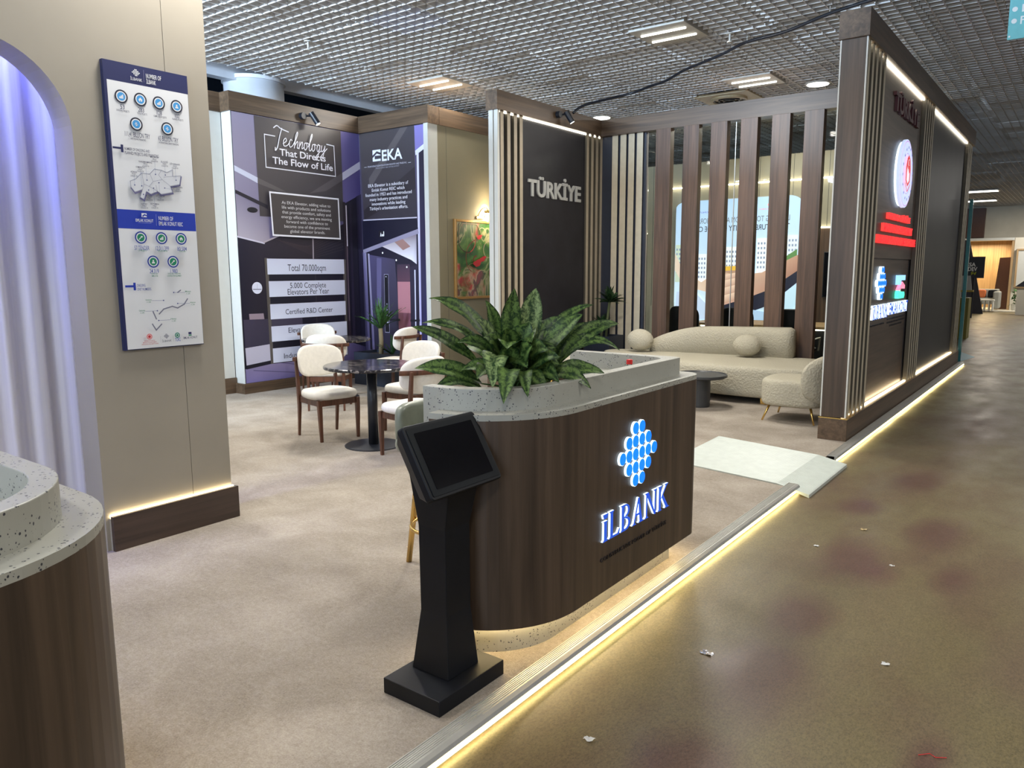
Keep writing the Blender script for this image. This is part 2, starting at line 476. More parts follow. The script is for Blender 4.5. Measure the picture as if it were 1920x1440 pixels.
def marble():
    m, t, b = nt('black_marble'); v = coords(t)
    f = noise(t, v, 9, 7, .7, 2.2)
    t.links.new(ramp(t, f, [(.36, (.010, .010, .013)), (.55, (.028, .026, .028)), (.60, (.36, .32, .28)), (.63, (.03, .028, .03)), (.68, (.22, .20, .18)), (.70, (.025, .024, .026))]), b.inputs['Base Color'])
    b.inputs['Roughness'].default_value = .12; return m


def leafmat(name, dark, light, spread=.5):
    m, t, b = nt(name); v = coords(t, (1, 1, 1)); f = noise(t, v, 52, 4, .65, 1.6)
    t.links.new(ramp(t, f, [(spread-.06, dark), (spread+.05, light)]), b.inputs['Base Color'])
    b.inputs['Roughness'].default_value = .5; b.inputs['Specular IOR Level'].default_value = .3
    return m


def blade(name, dark, light):
    m, t, b = nt(name); v = coords(t); f = noise(t, v, 42, 5, .7, 1.4)
    a = t.nodes.new('ShaderNodeAttribute'); a.attribute_name = 'blade'
    mx = t.nodes.new('ShaderNodeMath'); mx.operation = 'MULTIPLY_ADD'; mx.inputs[1].default_value = .20
    t.links.new(a.outputs['Fac'], mx.inputs[0]); t.links.new(f, mx.inputs[2])
    t.links.new(ramp(t, mx.outputs[0], [(.50, dark), (.60, tuple((p+q)*.38 for p, q in zip(dark, light))), (.72, light)]), b.inputs['Base Color'])
    b.inputs['Roughness'].default_value = .42; b.inputs['Specular IOR Level'].default_value = .35
    return m


def boucle(name, col):
    m, t, b = nt(name); v = coords(t)
    vo = t.nodes.new('ShaderNodeTexVoronoi'); vo.inputs['Scale'].default_value = 48; t.links.new(v, vo.inputs['Vector'])
    f = noise(t, v, 120, 3)
    t.links.new(ramp(t, f, [(.3, tuple(c*.86 for c in col)), (.7, col)]), b.inputs['Base Color'])
    b.inputs['Roughness'].default_value = 1; b.inputs['Specular IOR Level'].default_value = .1
    bump(t, b, vo.outputs['Distance'], .55, .012); return m


def glass(name, tint=(.86, .88, .84), refl=.14):
    m = bpy.data.materials.new(name); m.use_nodes = True; t = m.node_tree
    for n in list(t.nodes):
        if n.type == 'BSDF_PRINCIPLED': t.nodes.remove(n)
    out = [n for n in t.nodes if n.type == 'OUTPUT_MATERIAL'][0]
    a = t.nodes.new('ShaderNodeBsdfTransparent'); a.inputs[0].default_value = (*tint, 1)
    g = t.nodes.new('ShaderNodeBsdfGlossy'); g.inputs['Roughness'].default_value = .02
    mx = t.nodes.new('ShaderNodeMixShader'); lw = t.nodes.new('ShaderNodeLayerWeight'); lw.inputs[0].default_value = refl
    t.links.new(lw.outputs['Fresnel'], mx.inputs[0]); t.links.new(a.outputs[0], mx.inputs[1]); t.links.new(g.outputs[0], mx.inputs[2])
    t.links.new(mx.outputs[0], out.inputs[0]); return m


CARPET = carpet(); CONC = concrete(); TERR = terrazzo(); MARB = marble()
LEAF = blade('mottled_leaf', (.008, .030, .008), (.115, .19, .045))
LEAF_D = leafmat('dark_leaf', (.008, .028, .010), (.022, .06, .018), .5)
LEAF_Y = leafmat('sword_leaf', (.022, .07, .02), (.07, .17, .05), .5)
M_STEM = plain('leaf_stem', (.06, .12, .03), .5)
BOUC = boucle('cream_boucle', (.50, .46, .355))
GLASS = glass('partition_glass')
CLEAR = glass('clear_plastic', (.93, .95, .96), .2)

# ------------------------------------------------------------------ floors
MB().box(-13, -1.69, -5, 15.2, -.05, 0).build('floor', CARPET, kind='structure')
MB().box(-20, 9, -6, 42, -.12, -.05).build('floor_aisle', CONC, kind='structure')


def edge(y0, y1, name):
    r = struct_root(name)
    b = MB(); p = [(-1.69, 0), (-1.69, .006), (-1.675, .010), (-1.625, .010), (-1.607, .004), (-1.600, -.010), (-1.606, -.018), (-1.63, -.018), (-1.63, 0)]
    b.rings([[(x, y0, z) for x, z in p], [(x, y1, z) for x, z in p]])
    b.build('nosing', M_ALU, r, smooth=False)
    g = MB()
    for i in range(6): g.box(-1.683+i*.009, -1.679+i*.009, y0+.005, y1-.005, .009, .0125)
    g.build('grip_ribs', M_ALU, r, kind='stuff')
    MB().box(-1.63, -1.612, y0, y1, -.05, -.018).build('riser', M_ALU, r)
    MB().box(-1.612, -1.604, y0+.01, y1-.01, -.036, -.026).build('led_strip', L_YEL, r)


edge(-4.9, 5.72, 'trim_1')
edge(6.80, 15.15, 'trim_2')

# ramp mat let into the platform edge
rt = thing('ramp', 'white ribbed access ramp let into the platform edge between both trims', 'ramp', (-2.1, 6.3, 0))
b = MB(); pts = [(-2.74, 6.98), (-1.50, 6.70), (-1.50, 5.60), (-2.70, 5.83)]
def rz_(x): return .008 if x < -1.8 else .008-(x+1.8)/.3*.055
def rampz(x): return .010 if x < -1.75 else .010-(x+1.75)/.25*.036
nst = 14
top = []
for i in range(nst+1):
    k = i/nst; y = 5.83+(6.98-5.83)*k; y2 = 5.60+(6.70-5.60)*k
    top.append([(-2.74+.04*(1-k), y), (-1.75, y2+(y-y2)*.2), (-1.50, y2)])
b.rings([[(top[0][j][0], top[0][j][1], rampz(top[0][j][0])) for j in range(3)]+[(-1.50, 5.60, -.0499), (-1.75, 5.65, -.0), (-2.70, 5.83, .0002)],
         [(top[-1][j][0], top[-1][j][1], rampz(top[-1][j][0])) for j in range(3)]+[(-1.50, 6.70, -.0499), (-1.75, 6.755, -.0), (-2.74, 6.98, .0002)]])
M_RAMP = plain('ramp_white', (.50, .54, .49), .4)
b.build('ramp_board', M_RAMP, rt)
g = MB()
for i in range(46):
    k = (i+.5)/46; x0 = -2.72; y = 5.83+1.15*k; y2 = 5.60+1.10*k; ym = y2+(y-y2)*.2
    for (xa, ya, xb, yb) in ((x0, y, -1.75, ym), (-1.75, ym, -1.51, y2)):
        za, zb = rampz(xa)+.003, rampz(xb)+.003
        g.add([(xa, ya-.006, za-.003), (xa, ya, za), (xa, ya+.006, za-.003), (xb, yb-.006, zb-.003), (xb, yb, zb), (xb, yb+.006, zb-.003)], [(0, 3, 4, 1), (1, 4, 5, 2)])
g.build('ribs', M_RAMP, rt, kind='stuff')

# ------------------------------------------------------------------ stand walls
ZB, ZT, ZP = 3.61, 3.845, .207          # header underside / top, plinth height

# left wall with the arched niche
wl = struct_root('wall_left')
ar = arc(1.98-.44, 2.77-.44, .44, 0, 90, 14)
out = [(-4.0, 0), (.25, 0)]+[(.25+.44-.44*math.cos(math.radians(a)), 2.33+.44*math.sin(math.radians(a))) for a in range(0, 91, 9)]+list(reversed(ar))+[(1.98, 0), (2.5245, 0), (2.5245, ZT), (-4.0, ZT)]
MB().prism(out, -4.63, -4.42, 'x').build('wall_panel', M_WALL, wl)
MB().box(-4.63, -4.42, 2.5275, 2.795, 0, ZT).build('wall_panel', M_WALL, wl)
MB().box(-4.62, -4.425, 2.5240, 2.5280, 0, ZT).build('joint', M_NAVY, wl)
MB().box(-4.40, -4.372, 2.0, 2.815, 0, ZP).build('plinth', W_PLDARK, wl)
MB().box(-4.42, -4.40, 2.0, 2.80, 0, ZP-.015).build('plinth_backing', M_WALL, wl)
MB().box(-4.418, -4.402, 2.005, 2.80, ZP-.012, ZP+.004).build('led_strip', L_WARM, wl)
MB().box(-7.2, -5.25, -3, 2.7, 0, 3.7).build('wall_niche', plain('niche_wall', (.6, .6, .66), .7), kind='structure')
# sheer curtain
cu = MB(); rows = []
for k in range(2):
    z = (.01, 3.25)[k]; rows.append([])
    for i in range(141):
        y = -.4+i*2.75/140; ph = y*34+.9*math.sin(y*7)
        rows[-1].append((-4.87+.032*math.sin(ph)+.012*math.sin(ph*2.3+1), y, z))
cu.rings(rows, cap=False, close=False)
m, t, bb = nt('sheer_voile'); bb.inputs['Base Color'].default_value = (.80, .80, .84, 1); bb.inputs['Roughness'].default_value = .9
bb.inputs['Transmission Weight'].default_value = 0
v = coords(t, (1, 8, .1)); t.links.new(ramp(t, noise(t, v, 4, 3), [(.3, (.64, .63, .72)), (.7, (.76, .75, .80))]), bb.inputs['Base Color'])
cto = thing('curtain', 'white sheer curtain hanging in folds behind the arched niche opening', 'curtain', (-4.86, 1.0, 0))
cu.build('drape', m, cto, smooth=True)
MB().tube([(-4.86, -.4, 3.27), (-4.86, 2.35, 3.27)], .015, 8).build('rail', M_ALU, cto)

# far left wall and poster walls
def header(parent, x0, x1, y0, y1, axis, z0=ZB, z1=ZT): MB().box(x0, x1, y0, y1, z0, z1).build('header', W_HX if axis == 'x' else W_HY, parent)


wf = struct_root('wall_far_left')
MB().box(-9.2, -9.02, 1.0, 5.86, 0, ZB).build('wall_panel', M_WHITE, wf)
header(wf, -9.2, -8.99, 1.0, 5.86, 'y')
MB().box(-9.02, -8.99, 1.0, 5.86, 0, ZP).build('plinth', W_HY, wf)
w1 = struct_root('wall_elevator_left')
MB().box(-9.02, -8.82, 5.87, 8.2, 0, ZB).build('wall_panel', M_WHITE, w1)
header(w1, -9.03, -8.79, 5.84, 8.22, 'y')
MB().box(-9.03, -8.79, 5.84, 8.0, 0, .135).build('plinth', W_HY, w1)
w2 = struct_root('wall_elevator_back')
MB().box(-8.82, -7.42, 8.0, 8.18, 0, ZB).build('wall_panel', M_WHITE, w2)
header(w2, -8.79, -7.40, 7.97, 8.2, 'x')
MB().box(-8.79, -7.40, 7.97, 8.0, 0, .2).build('plinth', W_HX, w2)
w3 = struct_root('wall_painting')
MB().box(-7.60, -7.42, 8.18, 14.2, 0, ZB).build('wall_panel', M_OLIVEW, w3)
header(w3, -7.62, -7.395, 8.2, 14.2, 'y')
MB().box(-7.42, -7.395, 8.0, 14.0, 0, ZP).build('plinth', W_HY, w3)
MB().box(-7.425, -7.4195, 8.36, 8.364, ZP, ZB).build('joint', M_NAVY, w3)

def script(P, u0, u1):
    k = (u1-u0)/10.6
    def st(pts, w=.011):
        pts = catmull([(u0+(x+y*.22)*k, 3.27+y*k*1.25-(x*.002), 0) for x, y in pts], 5); P.line([(p.x, p.y) for p in pts], w, WH)
    st([(-.9, 2.3), (-.3, 2.65), (.6, 2.35), (2.2, 2.1)], .014); st([(.75, 2.4), (.45, 1.2), (.25, -.2), (-.1, -.75), (-.2, -.4)], .014)
    st([(1.3, .35), (1.9, .75), (1.75, 1.15), (1.35, .8), (1.5, .1), (2.1, .15), (2.6, .6)])
    st([(3.1, 1.0), (2.8, 1.1), (2.55, .6), (2.8, .05), (3.3, .3), (3.7, 1.0)])
    st([(3.6, .6), (4.1, 1.9), (4.0, 2.3), (3.75, 1.6), (3.7, 0)]); st([(3.7, .3), (4.15, .95), (4.35, .8), (4.3, .1), (4.6, .1)])
    st([(4.75, 1.0), (4.7, 0)]); st([(4.7, .3), (5.15, 1.0), (5.35, .8), (5.3, .1), (5.7, .3)])
    st([(6.2, 1.0), (5.8, .9), (5.75, .3), (6.05, .0), (6.35, .4), (6.2, 1.0), (6.7, .9)])
    st([(6.6, .5), (7.2, 1.9), (7.15, 2.4), (6.9, 1.7), (6.85, .2), (7.15, .0), (7.4, .4)])
    st([(7.9, 1.0), (7.5, .9), (7.45, .3), (7.75, .0), (8.05, .4), (7.9, 1.0), (8.3, .9)])
    st([(9.1, .95), (8.7, 1.05), (8.5, .5), (8.75, .05), (9.05, .5), (9.1, .95), (8.95, -.4), (8.6, -1.2), (8.4, -.8), (9.0, -.1), (9.4, .2)])
    st([(9.5, 1.0), (9.45, .4), (9.7, .15), (10.1, .6), (10.2, 1.0), (10.05, -.3), (9.7, -1.1), (9.45, -.7), (10.1, .1), (10.7, .7)])


# printed mural, left panel
A = 'mural'
p1 = thing('wall_mural', 'large dark elevator lobby mural headed Technology with five pale fact strips', 'poster', (-8.82, 6.9, 0))
MB().box(-8.82, -8.812, 5.875, 7.998, .14, ZB).build('mural_board', M_DARKP, p1)
P = Print(PX(-8.812))
P.poly([(5.876, .14), (7.998, .14), (7.998, 3.605), (5.876, 3.605)], None, [(96, 90, 120), (78, 72, 110), (98, 92, 140), (146, 140, 165)])
P.poly([(7.647, 3.60), (7.998, 3.605), (7.998, 2.74), (7.664, 2.578)], None, [(104, 96, 145), (88, 82, 136), (70, 62, 122), (96, 88, 140)])
P.poly([(5.876, 2.60), (6.362, 2.403), (6.357, 2.013), (6.264, 1.977), (5.876, 2.051)], None, [(128, 122, 146), (118, 112, 138), (150, 142, 160), (160, 152, 168), (172, 166, 182)])
P.poly([(5.876, 2.051), (6.264, 1.977), (6.509, 2.079), (7.2, 2.06), (7.664, 2.30), (7.664, 2.578), (7.998, 2.74), (7.998, .40), (5.876, .33)], None,
       [(26, 24, 44), (40, 34, 48), (34, 28, 42), (40, 32, 40), (28, 24, 38), (30, 26, 44), (22, 20, 40), (18, 16, 34), (16, 15, 32)])
for i in range(9):
    P.line([(6.45+.06*i, 2.04-.012*i), (7.05, 1.83+.018*i)], .006, (58, 46, 52)); P.line([(7.10, 1.80+.028*i), (7.62, 1.92+.045*i)], .006, (54, 44, 52))
P.line([(5.876, 2.05), (6.264, 1.977)], .02, (198, 196, 212)); P.line([(6.264, 1.99), (6.51, 2.085)], .02, (170, 160, 170))
P.poly([(6.205, 3.60), (7.647, 3.602), (7.645, 2.327), (6.222, 2.327)], None, [(74, 68, 70), (72, 64, 60), (62, 58, 64), (64, 58, 62)])
P.poly([(5.876, 2.944), (6.217, 2.82), (6.213, 2.748), (5.876, 2.876)], (196, 200, 222))
P.poly([(6.217, 2.82), (6.657, 2.675), (6.544, 2.666), (6.213, 2.748)], (88, 82, 84))
P.poly([(7.652, 3.017), (7.998, 3.216), (7.998, 3.106), (7.653, 2.91)], (188, 188, 212))
P.poly([(7.652, 3.017), (7.653, 2.91), (7.338, 2.736), (7.048, 2.682)], (86, 80, 84))
P.poly([(5.876, 2.64), (6.348, 2.478), (6.349, 2.425), (5.876, 2.594)], (30, 26, 40))
P.disc(6.112, 2.40, .08, (22, 20, 30), .035)
P.line([(7.66, 2.58), (7.69, .5)], .05, (44, 34, 44)); P.line([(7.695, 1.98), (7.69, .88)], .022, (92, 78, 88)); P.line([(7.70, 2.55), (7.70, 1.98)], .02, (210, 206, 226))
P.poly([(7.76, 2.6), (7.80, 2.62), (7.80, .45), (7.74, .45)], (36, 30, 50)); P.poly([(7.90, 2.7), (7.998, 2.74), (7.998, .40), (7.92, .42)], None, [(34, 30, 56), (60, 56, 90), (30, 28, 50), (26, 24, 44)])
P.line([(7.072, 2.05), (7.065, 1.78)], .024, (150, 140, 150))
P.disc(6.12, 1.39, .078, (210, 214, 232)); P.line([(6.06, 1.372), (6.18, 1.37)], .008, (60, 60, 80)); P.line([(6.12, 1.372), (6.125, 1.44)], .003, (140, 140, 160))
P.poly([(5.886, .981), (6.294, .972), (6.287, .633), (5.89, .613)], None, [(58, 52, 72), (52, 46, 66), (46, 42, 62), (50, 46, 66)])
P.poly([(5.89, .607), (6.287, .633), (6.279, .41), (5.897, .377)], (178, 176, 196)); P.poly([(5.897, .377), (6.279, .41), (6.277, .362), (5.897, .323)], (22, 20, 34))
P.poly([(5.975, 1.053), (6.198, 1.051), (6.206, .974), (5.979, .978)], (142, 126, 138))
P.poly([(5.88, .323), (6.277, .362), (6.687, .462), (7.69, .55), (7.99, .46), (7.998, .14), (5.88, .14)], None, [(120, 112, 150), (132, 122, 158), (150, 142, 176), (96, 86, 128), (60, 54, 90), (66, 58, 100), (112, 104, 156)])
P.line([(6.0, .30), (6.9, .17)], .008, (70, 64, 100)); P.line([(6.4, .37), (7.3, .20)], .008, (74, 66, 104))
P.poly([(6.255, 1.785), (7.659, 1.775), (7.640, .36), (6.273, .36)], (84, 78, 74)); P.poly([(6.31, 1.785), (7.60, 1.775), (7.60, .36), (6.32, .36)], (20, 18, 34))
P.poly([(6.32, 1.0), (6.83, .97), (6.83, .84), (6.32, .86)], (60, 54, 74)); P.line([(7.09, 1.75), (7.08, .85)], .015, (48, 42, 50))
for (a, b_, c, d) in ((6.292, 7.621, 1.566, 1.776), (6.303, 7.622, 1.265, 1.476), (6.306, 7.622, .964, 1.168), (6.307, 7.632, .66, .868), (6.313, 7.626, .37, .568)):
    P.rect(a, b_, c, d, None, [(206, 212, 232), (202, 206, 226), (206, 210, 230), (196, 200, 222)])
TK = (40, 44, 66)
P.text('Total 70.000sqm', 6.62, 7.28, 1.61, 1.70, TK); P.text('5.000 Complete', 6.645, 7.27, 1.375, 1.45, TK); P.text('Elevators Per Year', 6.60, 7.32, 1.287, 1.365, TK)
P.text('Certified R&D Center', 6.55, 7.375, 1.02, 1.09, TK); P.text('Elevator Assembly', 6.585, 7.35, .765, .835, TK); P.text('Line', 6.87, 7.06, .685, .745, TK); P.text('Industrial Automation', 6.49, 7.44, .415, .485, TK)
WH = (228, 228, 236)
P.line([(6.512, 3.381), (6.349, 3.385), (6.351, 2.965), (7.519, 2.955), (7.510, 3.376), (7.382, 3.383)], .013, WH)
script(P, 6.53, 7.33); P.text('That Directs', 6.545, 7.318, 3.135, 3.222, WH, .012); P.text('The Flow of Life', 6.428, 7.440, 3.018, 3.105, WH, .012)
P.poly([(6.35, 2.654), (7.529, 2.644), (7.540, 2.06), (6.37, 2.075)], WH); P.poly([(6.372, 2.632), (7.508, 2.622), (7.518, 2.082), (6.392, 2.097)], (66, 60, 60))
for i, s_ in enumerate(['As EKA Elevator, adding value to', 'life with products and solutions', 'that provide comfort, safety and', 'energy efficiency, we are moving', 'forward with confidence to', 'become one of the prominent', 'global elevator brands.']):
    h = .425-.0*i; wv = (.415, .415, .415, .43, .355, .39, .30)[i]
    z = 2.518-i*.0625; P.text(s_, 6.955-wv, 6.955+wv, z-.014, z+.026, (206, 204, 206))
P.build('printed_sheet', INKM, p1)

# printed mural, right panel
p2 = thing('wall_mural', 'narrow dark elevator car mural headed EKA on the wall facing the tables', 'poster', (-8.1, 8.0, 0))
MB().box(-8.80, -7.50, 7.992, 8.0, .2, ZB).build('mural_board', M_DARKP, p2)
P = Print(PYm(7.992))
P.poly([(-8.80, .2), (-7.50, .2), (-7.50, 3.6), (-8.80, 3.6)], None, [(40, 34, 60), (36, 30, 56), (110, 104, 150), (70, 64, 84)])
P.poly([(-8.79, 3.60), (-7.675, 3.60), (-7.663, 2.353), (-8.752, 2.358)], None, [(70, 64, 64), (62, 58, 64), (46, 42, 52), (54, 48, 56)])
P.poly([(-8.62, 2.95), (-7.95, 3.60), (-7.80, 3.60), (-8.60, 2.80)], (84, 78, 80)); P.poly([(-8.75, 2.5), (-7.68, 3.05), (-7.67, 2.75), (-8.74, 2.36)], (42, 36, 42))
P.poly([(-7.675, 3.60), (-7.50, 3.60), (-7.50, 3.33), (-7.668, 3.261)], (120, 112, 172)); P.poly([(-7.668, 3.261), (-7.50, 3.34), (-7.50, 3.27), (-7.661, 3.198)], (206, 208, 230))
P.poly([(-7.66, 3.2), (-7.50, 3.27), (-7.50, .3), (-7.67, .3)], None, [(40, 34, 52), (26, 22, 44), (40, 36, 80), (34, 28, 56)])
P.poly([(-7.642, 3.22), (-7.60, 3.24), (-7.615, .35), (-7.655, .35)], None, [(214, 214, 232), (206, 204, 226), (130, 124, 190), (190, 186, 214)])
P.poly([(-8.79, 2.35), (-7.668, 2.341), (-7.641, 2.19), (-8.785, 1.92)], (20, 18, 38))
P.poly([(-8.79, 1.923), (-7.641, 2.193), (-7.631, 2.128), (-8.783, 1.868)], (140, 134, 158))
P.poly([(-8.78, 1.868), (-7.65, 2.12), (-7.66, .35), (-8.72, .25)], (30, 26, 44))
P.poly([(-8.381, 1.963), (-7.677, 2.118), (-7.685, 1.70), (-7.79, 1.76)], None, [(190, 180, 186), (120, 108, 120), (206, 204, 224), (226, 224, 236)])
P.poly([(-8.12, 2.02), (-7.95, 2.06), (-7.80, 1.95), (-7.95, 1.90)], (150, 116, 110))
P.poly([(-8.66, 1.848), (-8.121, 1.773), (-8.061, .806), (-8.06, .42), (-8.62, .38)], None, [(78, 72, 108), (64, 58, 82), (50, 44, 66), (36, 30, 46), (34, 30, 48)])
P.poly([(-8.50, 1.80), (-8.40, 1.79), (-8.44, .95), (-8.53, .95)], (94, 88, 126))
P.poly([(-8.079, 1.70), (-7.823, 1.70), (-7.83, .55), (-8.075, .48)], None, [(58, 44, 62), (66, 50, 66), (140, 84, 98), (158, 100, 110)])
P.poly([(-8.079, 1.45), (-7.823, 1.45), (-7.826, 1.0), (-8.078, 1.0)], (172, 116, 126))
P.poly([(-7.82, 1.66), (-7.68, 1.69), (-7.69, .6), (-7.825, .6)], (40, 34, 54)); P.poly([(-7.735, 1.62), (-7.71, 1.62), (-7.72, .75), (-7.74, .75)], (196, 198, 218))
P.poly([(-8.80, 1.886), (-8.655, 1.86), (-8.60, .40), (-8.74, .36)], None, [(96, 90, 130), (170, 164, 190), (96, 88, 120), (60, 54, 80)]); P.poly([(-8.72, 1.87), (-8.69, 1.865), (-8.65, .42), (-8.70, .42)], (26, 22, 34))
P.line([(-8.59, .885), (-8.06, .893)], .03, (20, 18, 28)); P.line([(-7.82, .89), (-7.66, .90)], .03, (20, 18, 28))
P.poly([(-8.355, 1.56), (-8.262, 1.56), (-8.268, .695), (-8.366, .695)], (150, 146, 170)); P.poly([(-8.348, 1.552), (-8.268, 1.552), (-8.275, .704), (-8.36, .704)], (12, 11, 20))
for i in range(7): P.disc(-8.31, 1.12-i*.042, .013, (120, 116, 140))
P.rect(-8.335, -8.29, .84, .86, (200, 200, 215)); P.rect(-8.323, -8.303, 1.515, 1.53, (200, 200, 215))
for (u, v_) in ((-8.37, 1.87), (-8.09, 1.76), (-7.88, 1.66)): P.disc(u, v_, .014, (255, 255, 255))
P.poly([(-8.35, .34), (-7.69, .55), (-7.70, .2), (-8.40, .2)], (84, 36, 46)); P.poly([(-8.79, .3), (-8.3, .36), (-8.4, .2), (-8.79, .2)], (70, 62, 100))
P.rect(-8.44, -8.33, 2.10, 2.19, (30, 26, 34)); P.poly([(-8.41, 2.11), (-8.395, 2.17), (-8.38, 2.11)], (230, 230, 236)); P.rect(-8.375, -8.345, 2.11, 2.14, (230, 230, 236)); P.rect(-8.34, -8.325, 2.11, 2.18, (230, 230, 236))
P.line([(-8.751, 2.357), (-7.665, 2.350)], .018, (176, 172, 190))
P.text('EKA', -8.325, -7.915, 3.18, 3.325, (224, 228, 246), .02)
P.rect(-8.518, -8.352, 3.185, 3.345, (224, 228, 246)); P.poly([(-8.53, 3.265), (-8.43, 3.325), (-8.34, 3.295), (-8.34, 3.265), (-8.43, 3.292), (-8.52, 3.235)], (64, 60, 66)); P.rect(-8.475, -8.34, 3.215, 3.262, (64, 60, 66))
P.text('EMLAK KONUT ELEVATOR SYSTEMS INDUSTRY AND TRADE INC.', -8.627, -7.827, 3.108, 3.130, (200, 200, 215)); P.text('EMLAK KONUT REIC ESTABLISHMENT', -8.456, -7.978, 3.076, 3.094, (160, 158, 172))
P.line([(-8.70, 3.118), (-8.65, 3.118)], .004, WH); P.line([(-7.80, 3.112), (-7.75, 3.112)], .004, WH)
for i, (s_, wv) in enumerate([('EKA Elevator is a subsidiary of', .41), ('Emlak Konut REIC which', .335), ('founded in 1953 and has introduced', .475), ('many industry practices and', .385), ('innovations while leading', .345), ("Türkiye's urbanization efforts.", .395)]):
    z = 2.842-i*.066; P.text(s_, -8.22-wv, -8.22+wv, z-.018, z+.026, (224, 222, 230), .004)
P.build('printed_sheet', INKM, p2)
MB().box(-7.50, -7.42, 7.985, 8.0, .2, ZB).build('corner_post', M_WHITE, w2)

# infographic board on the left wall
ip = thing('information_board', 'tall white infographic board with navy and blue bands on the greige arch wall', 'poster', (-4.40, 2.4, 0))
MB().box(-4.42, -4.393, 2.153, 2.646, 1.155, 2.752).build('backing_board', plain('board_navy_edge', (.012, .018, .07), .4), ip)
P = Print(PX(-4.393)); NV = (22, 30, 84); BL = (18, 52, 170); GR = (12, 128, 92); LB = (62, 150, 214); WHT = (224, 226, 230)
P.rect(2.170, 2.644, 1.160, 2.750, WHT); P.rect(2.153, 2.646, 2.648, 2.752, NV); P.rect(2.170, 2.642, 1.847, 1.953, BL)
P.poly([(2.153, 1.155), (2.170, 1.155), (2.170, 2.75), (2.153, 2.75)], NV)


def dotlogo(P, u, v, s, col):
    for r, n in ((2, 2), (1, 4), (0, 6), (-1, 4), (-2, 2)):
        for k in range(n): P.disc(u+(k-(n-1)/2)*s, v+r*s, s*.42, col, n=10)


dotlogo(P, 2.336, 2.712, .0078, WHT); P.text('İLBANK', 2.302, 2.369, 2.668, 2.684, WHT); P.line([(2.381, 2.735), (2.379, 2.668)], .0012, (150, 150, 180))
P.text('NUMBER OF', 2.393, 2.482, 2.695, 2.718, WHT, .006); P.text('İLBANK', 2.393, 2.449, 2.664, 2.688, WHT, .006)


def icon(u, v, r, ring, fill, kind):
    P.disc(u, v, r, ring); P.disc(u, v, r*.78, WHT); P.disc(u, v, r*.62, fill); q = r*.3
    if kind == 0:
        P.rect(u-q, u-q*.3, v-q, v-q*.1, WHT); P.rect(u-q*.2, u+q*.4, v-q, v+q*.5, WHT); P.rect(u+q*.5, u+q, v-q, v+q, WHT)
    elif kind == 1:
        P.poly([(u-q, v), (u, v+q), (u+q, v), (u+q*.7, v-q), (u-q*.7, v-q)], WHT); P.rect(u-q*.25, u+q*.25, v-q, v-q*.3, fill)
    elif kind == 2:
        P.disc(u, v+q*.5, q*.45, WHT); P.poly([(u-q, v-q), (u+q, v-q), (u+q*.6, v), (u-q*.6, v)], WHT)
    elif kind == 3:
        P.rect(u-q*.3, u-q*.02, v-q, v+q, WHT); P.line([(u-q*.8, v-q*.1), (u+q*.4, v+q*.5)], q*.25, WHT); P.line([(u-q*.1, v-q*.8), (u+q*.7, v-q*.2)], q*.3, WHT)
    elif kind == 4:
        P.line([(u-q, v-q), (u+q*.4, v+q*.4)], q*.4, WHT); P.rect(u, u+q, v+q*.1, v+q*.8, WHT)


for i, (u, v_) in enumerate([(2.242, 2.568), (2.350, 2.569), (2.458, 2.568), (2.566, 2.566), (2.315, 2.430), (2.498, 2.430)]):
    icon(u, v_, .0365, (18, 24, 48), LB, (0, 1, 0, 2, 3, 3)[i])
DK = (30, 34, 78)
for s_, u, w, v_ in (('53', 2.232, .012, 2.512), ('283', 2.338, .017, 2.512), ('128', 2.445, .015, 2.512), ('102', 2.554, .014, 2.512)): P.text(s_, u+.01-w, u+.01+w, v_-.012, v_+.012, DK, .004)
for s_, u, w in (('ONGOING PROJECTS', 2.243, .036), ('TOTAL PROJECTS', 2.352, .029), ('COMPLETED PROJECTS', 2.458, .038), ('PLANNED PROJECTS', 2.566, .034)): P.text(s_, u-w, u+w, 2.486, 2.496, DK, .006)
P.text('111,41 BILLION TRY', 2.244, 2.388, 2.357, 2.383, DK, .003); P.text('EARTHQUAKE FINANCING', 2.275, 2.362, 2.342, 2.352, DK, .006)
P.text('65 BILLION TRY', 2.438, 2.560, 2.357, 2.383, DK, .003); P.text('INTERNATIONAL GRANT FINANCING', 2.440, 2.560, 2.342, 2.352, DK, .006)
P.rect(2.17, 2.217, 2.281, 2.292, NV); P.rect(2.215, 2.229, 2.265, 2.307, NV); P.text('NUMBER OF ONGOING AND', 2.235, 2.380, 2.280, 2.295, DK, .006); P.text('PLANNED PROJECTS AND FINANCING', 2.235, 2.432, 2.258, 2.274, DK, .006)
mp_ = [(2.252, 2.111), (2.286, 2.126), (2.322, 2.162), (2.369, 2.160), (2.399, 2.192), (2.440, 2.189), (2.474, 2.179), (2.511, 2.199), (2.508, 2.160), (2.559, 2.168), (2.548, 2.117), (2.489, 2.102), (2.501, 2.067), (2.429, 2.051), (2.410, 2.066), (2.367, 2.047), (2.341, 2.061), (2.324, 2.014), (2.302, 2.026), (2.318, 2.069), (2.274, 2.052), (2.253, 2.079)]
P.line([(u+.003, v_-.006) for u, v_ in mp_[9:]], .008, (110, 108, 150)); P.poly(mp_, (214, 217, 224)); P.line(mp_+mp_[:1], .0022, (120, 124, 150))
for l_ in ([(2.322, 2.162), (2.33, 2.10), (2.36, 2.09), (2.41, 2.066)], [(2.369, 2.16), (2.385, 2.12), (2.36, 2.09)], [(2.385, 2.12), (2.44, 2.135), (2.489, 2.102)], [(2.44, 2.189), (2.42, 2.16), (2.44, 2.135)], [(2.508, 2.16), (2.45, 2.15)], [(2.318, 2.069), (2.33, 2.10)], [(2.40, 2.10), (2.405, 2.066)]): P.line(l_, .0018, (130, 134, 158))
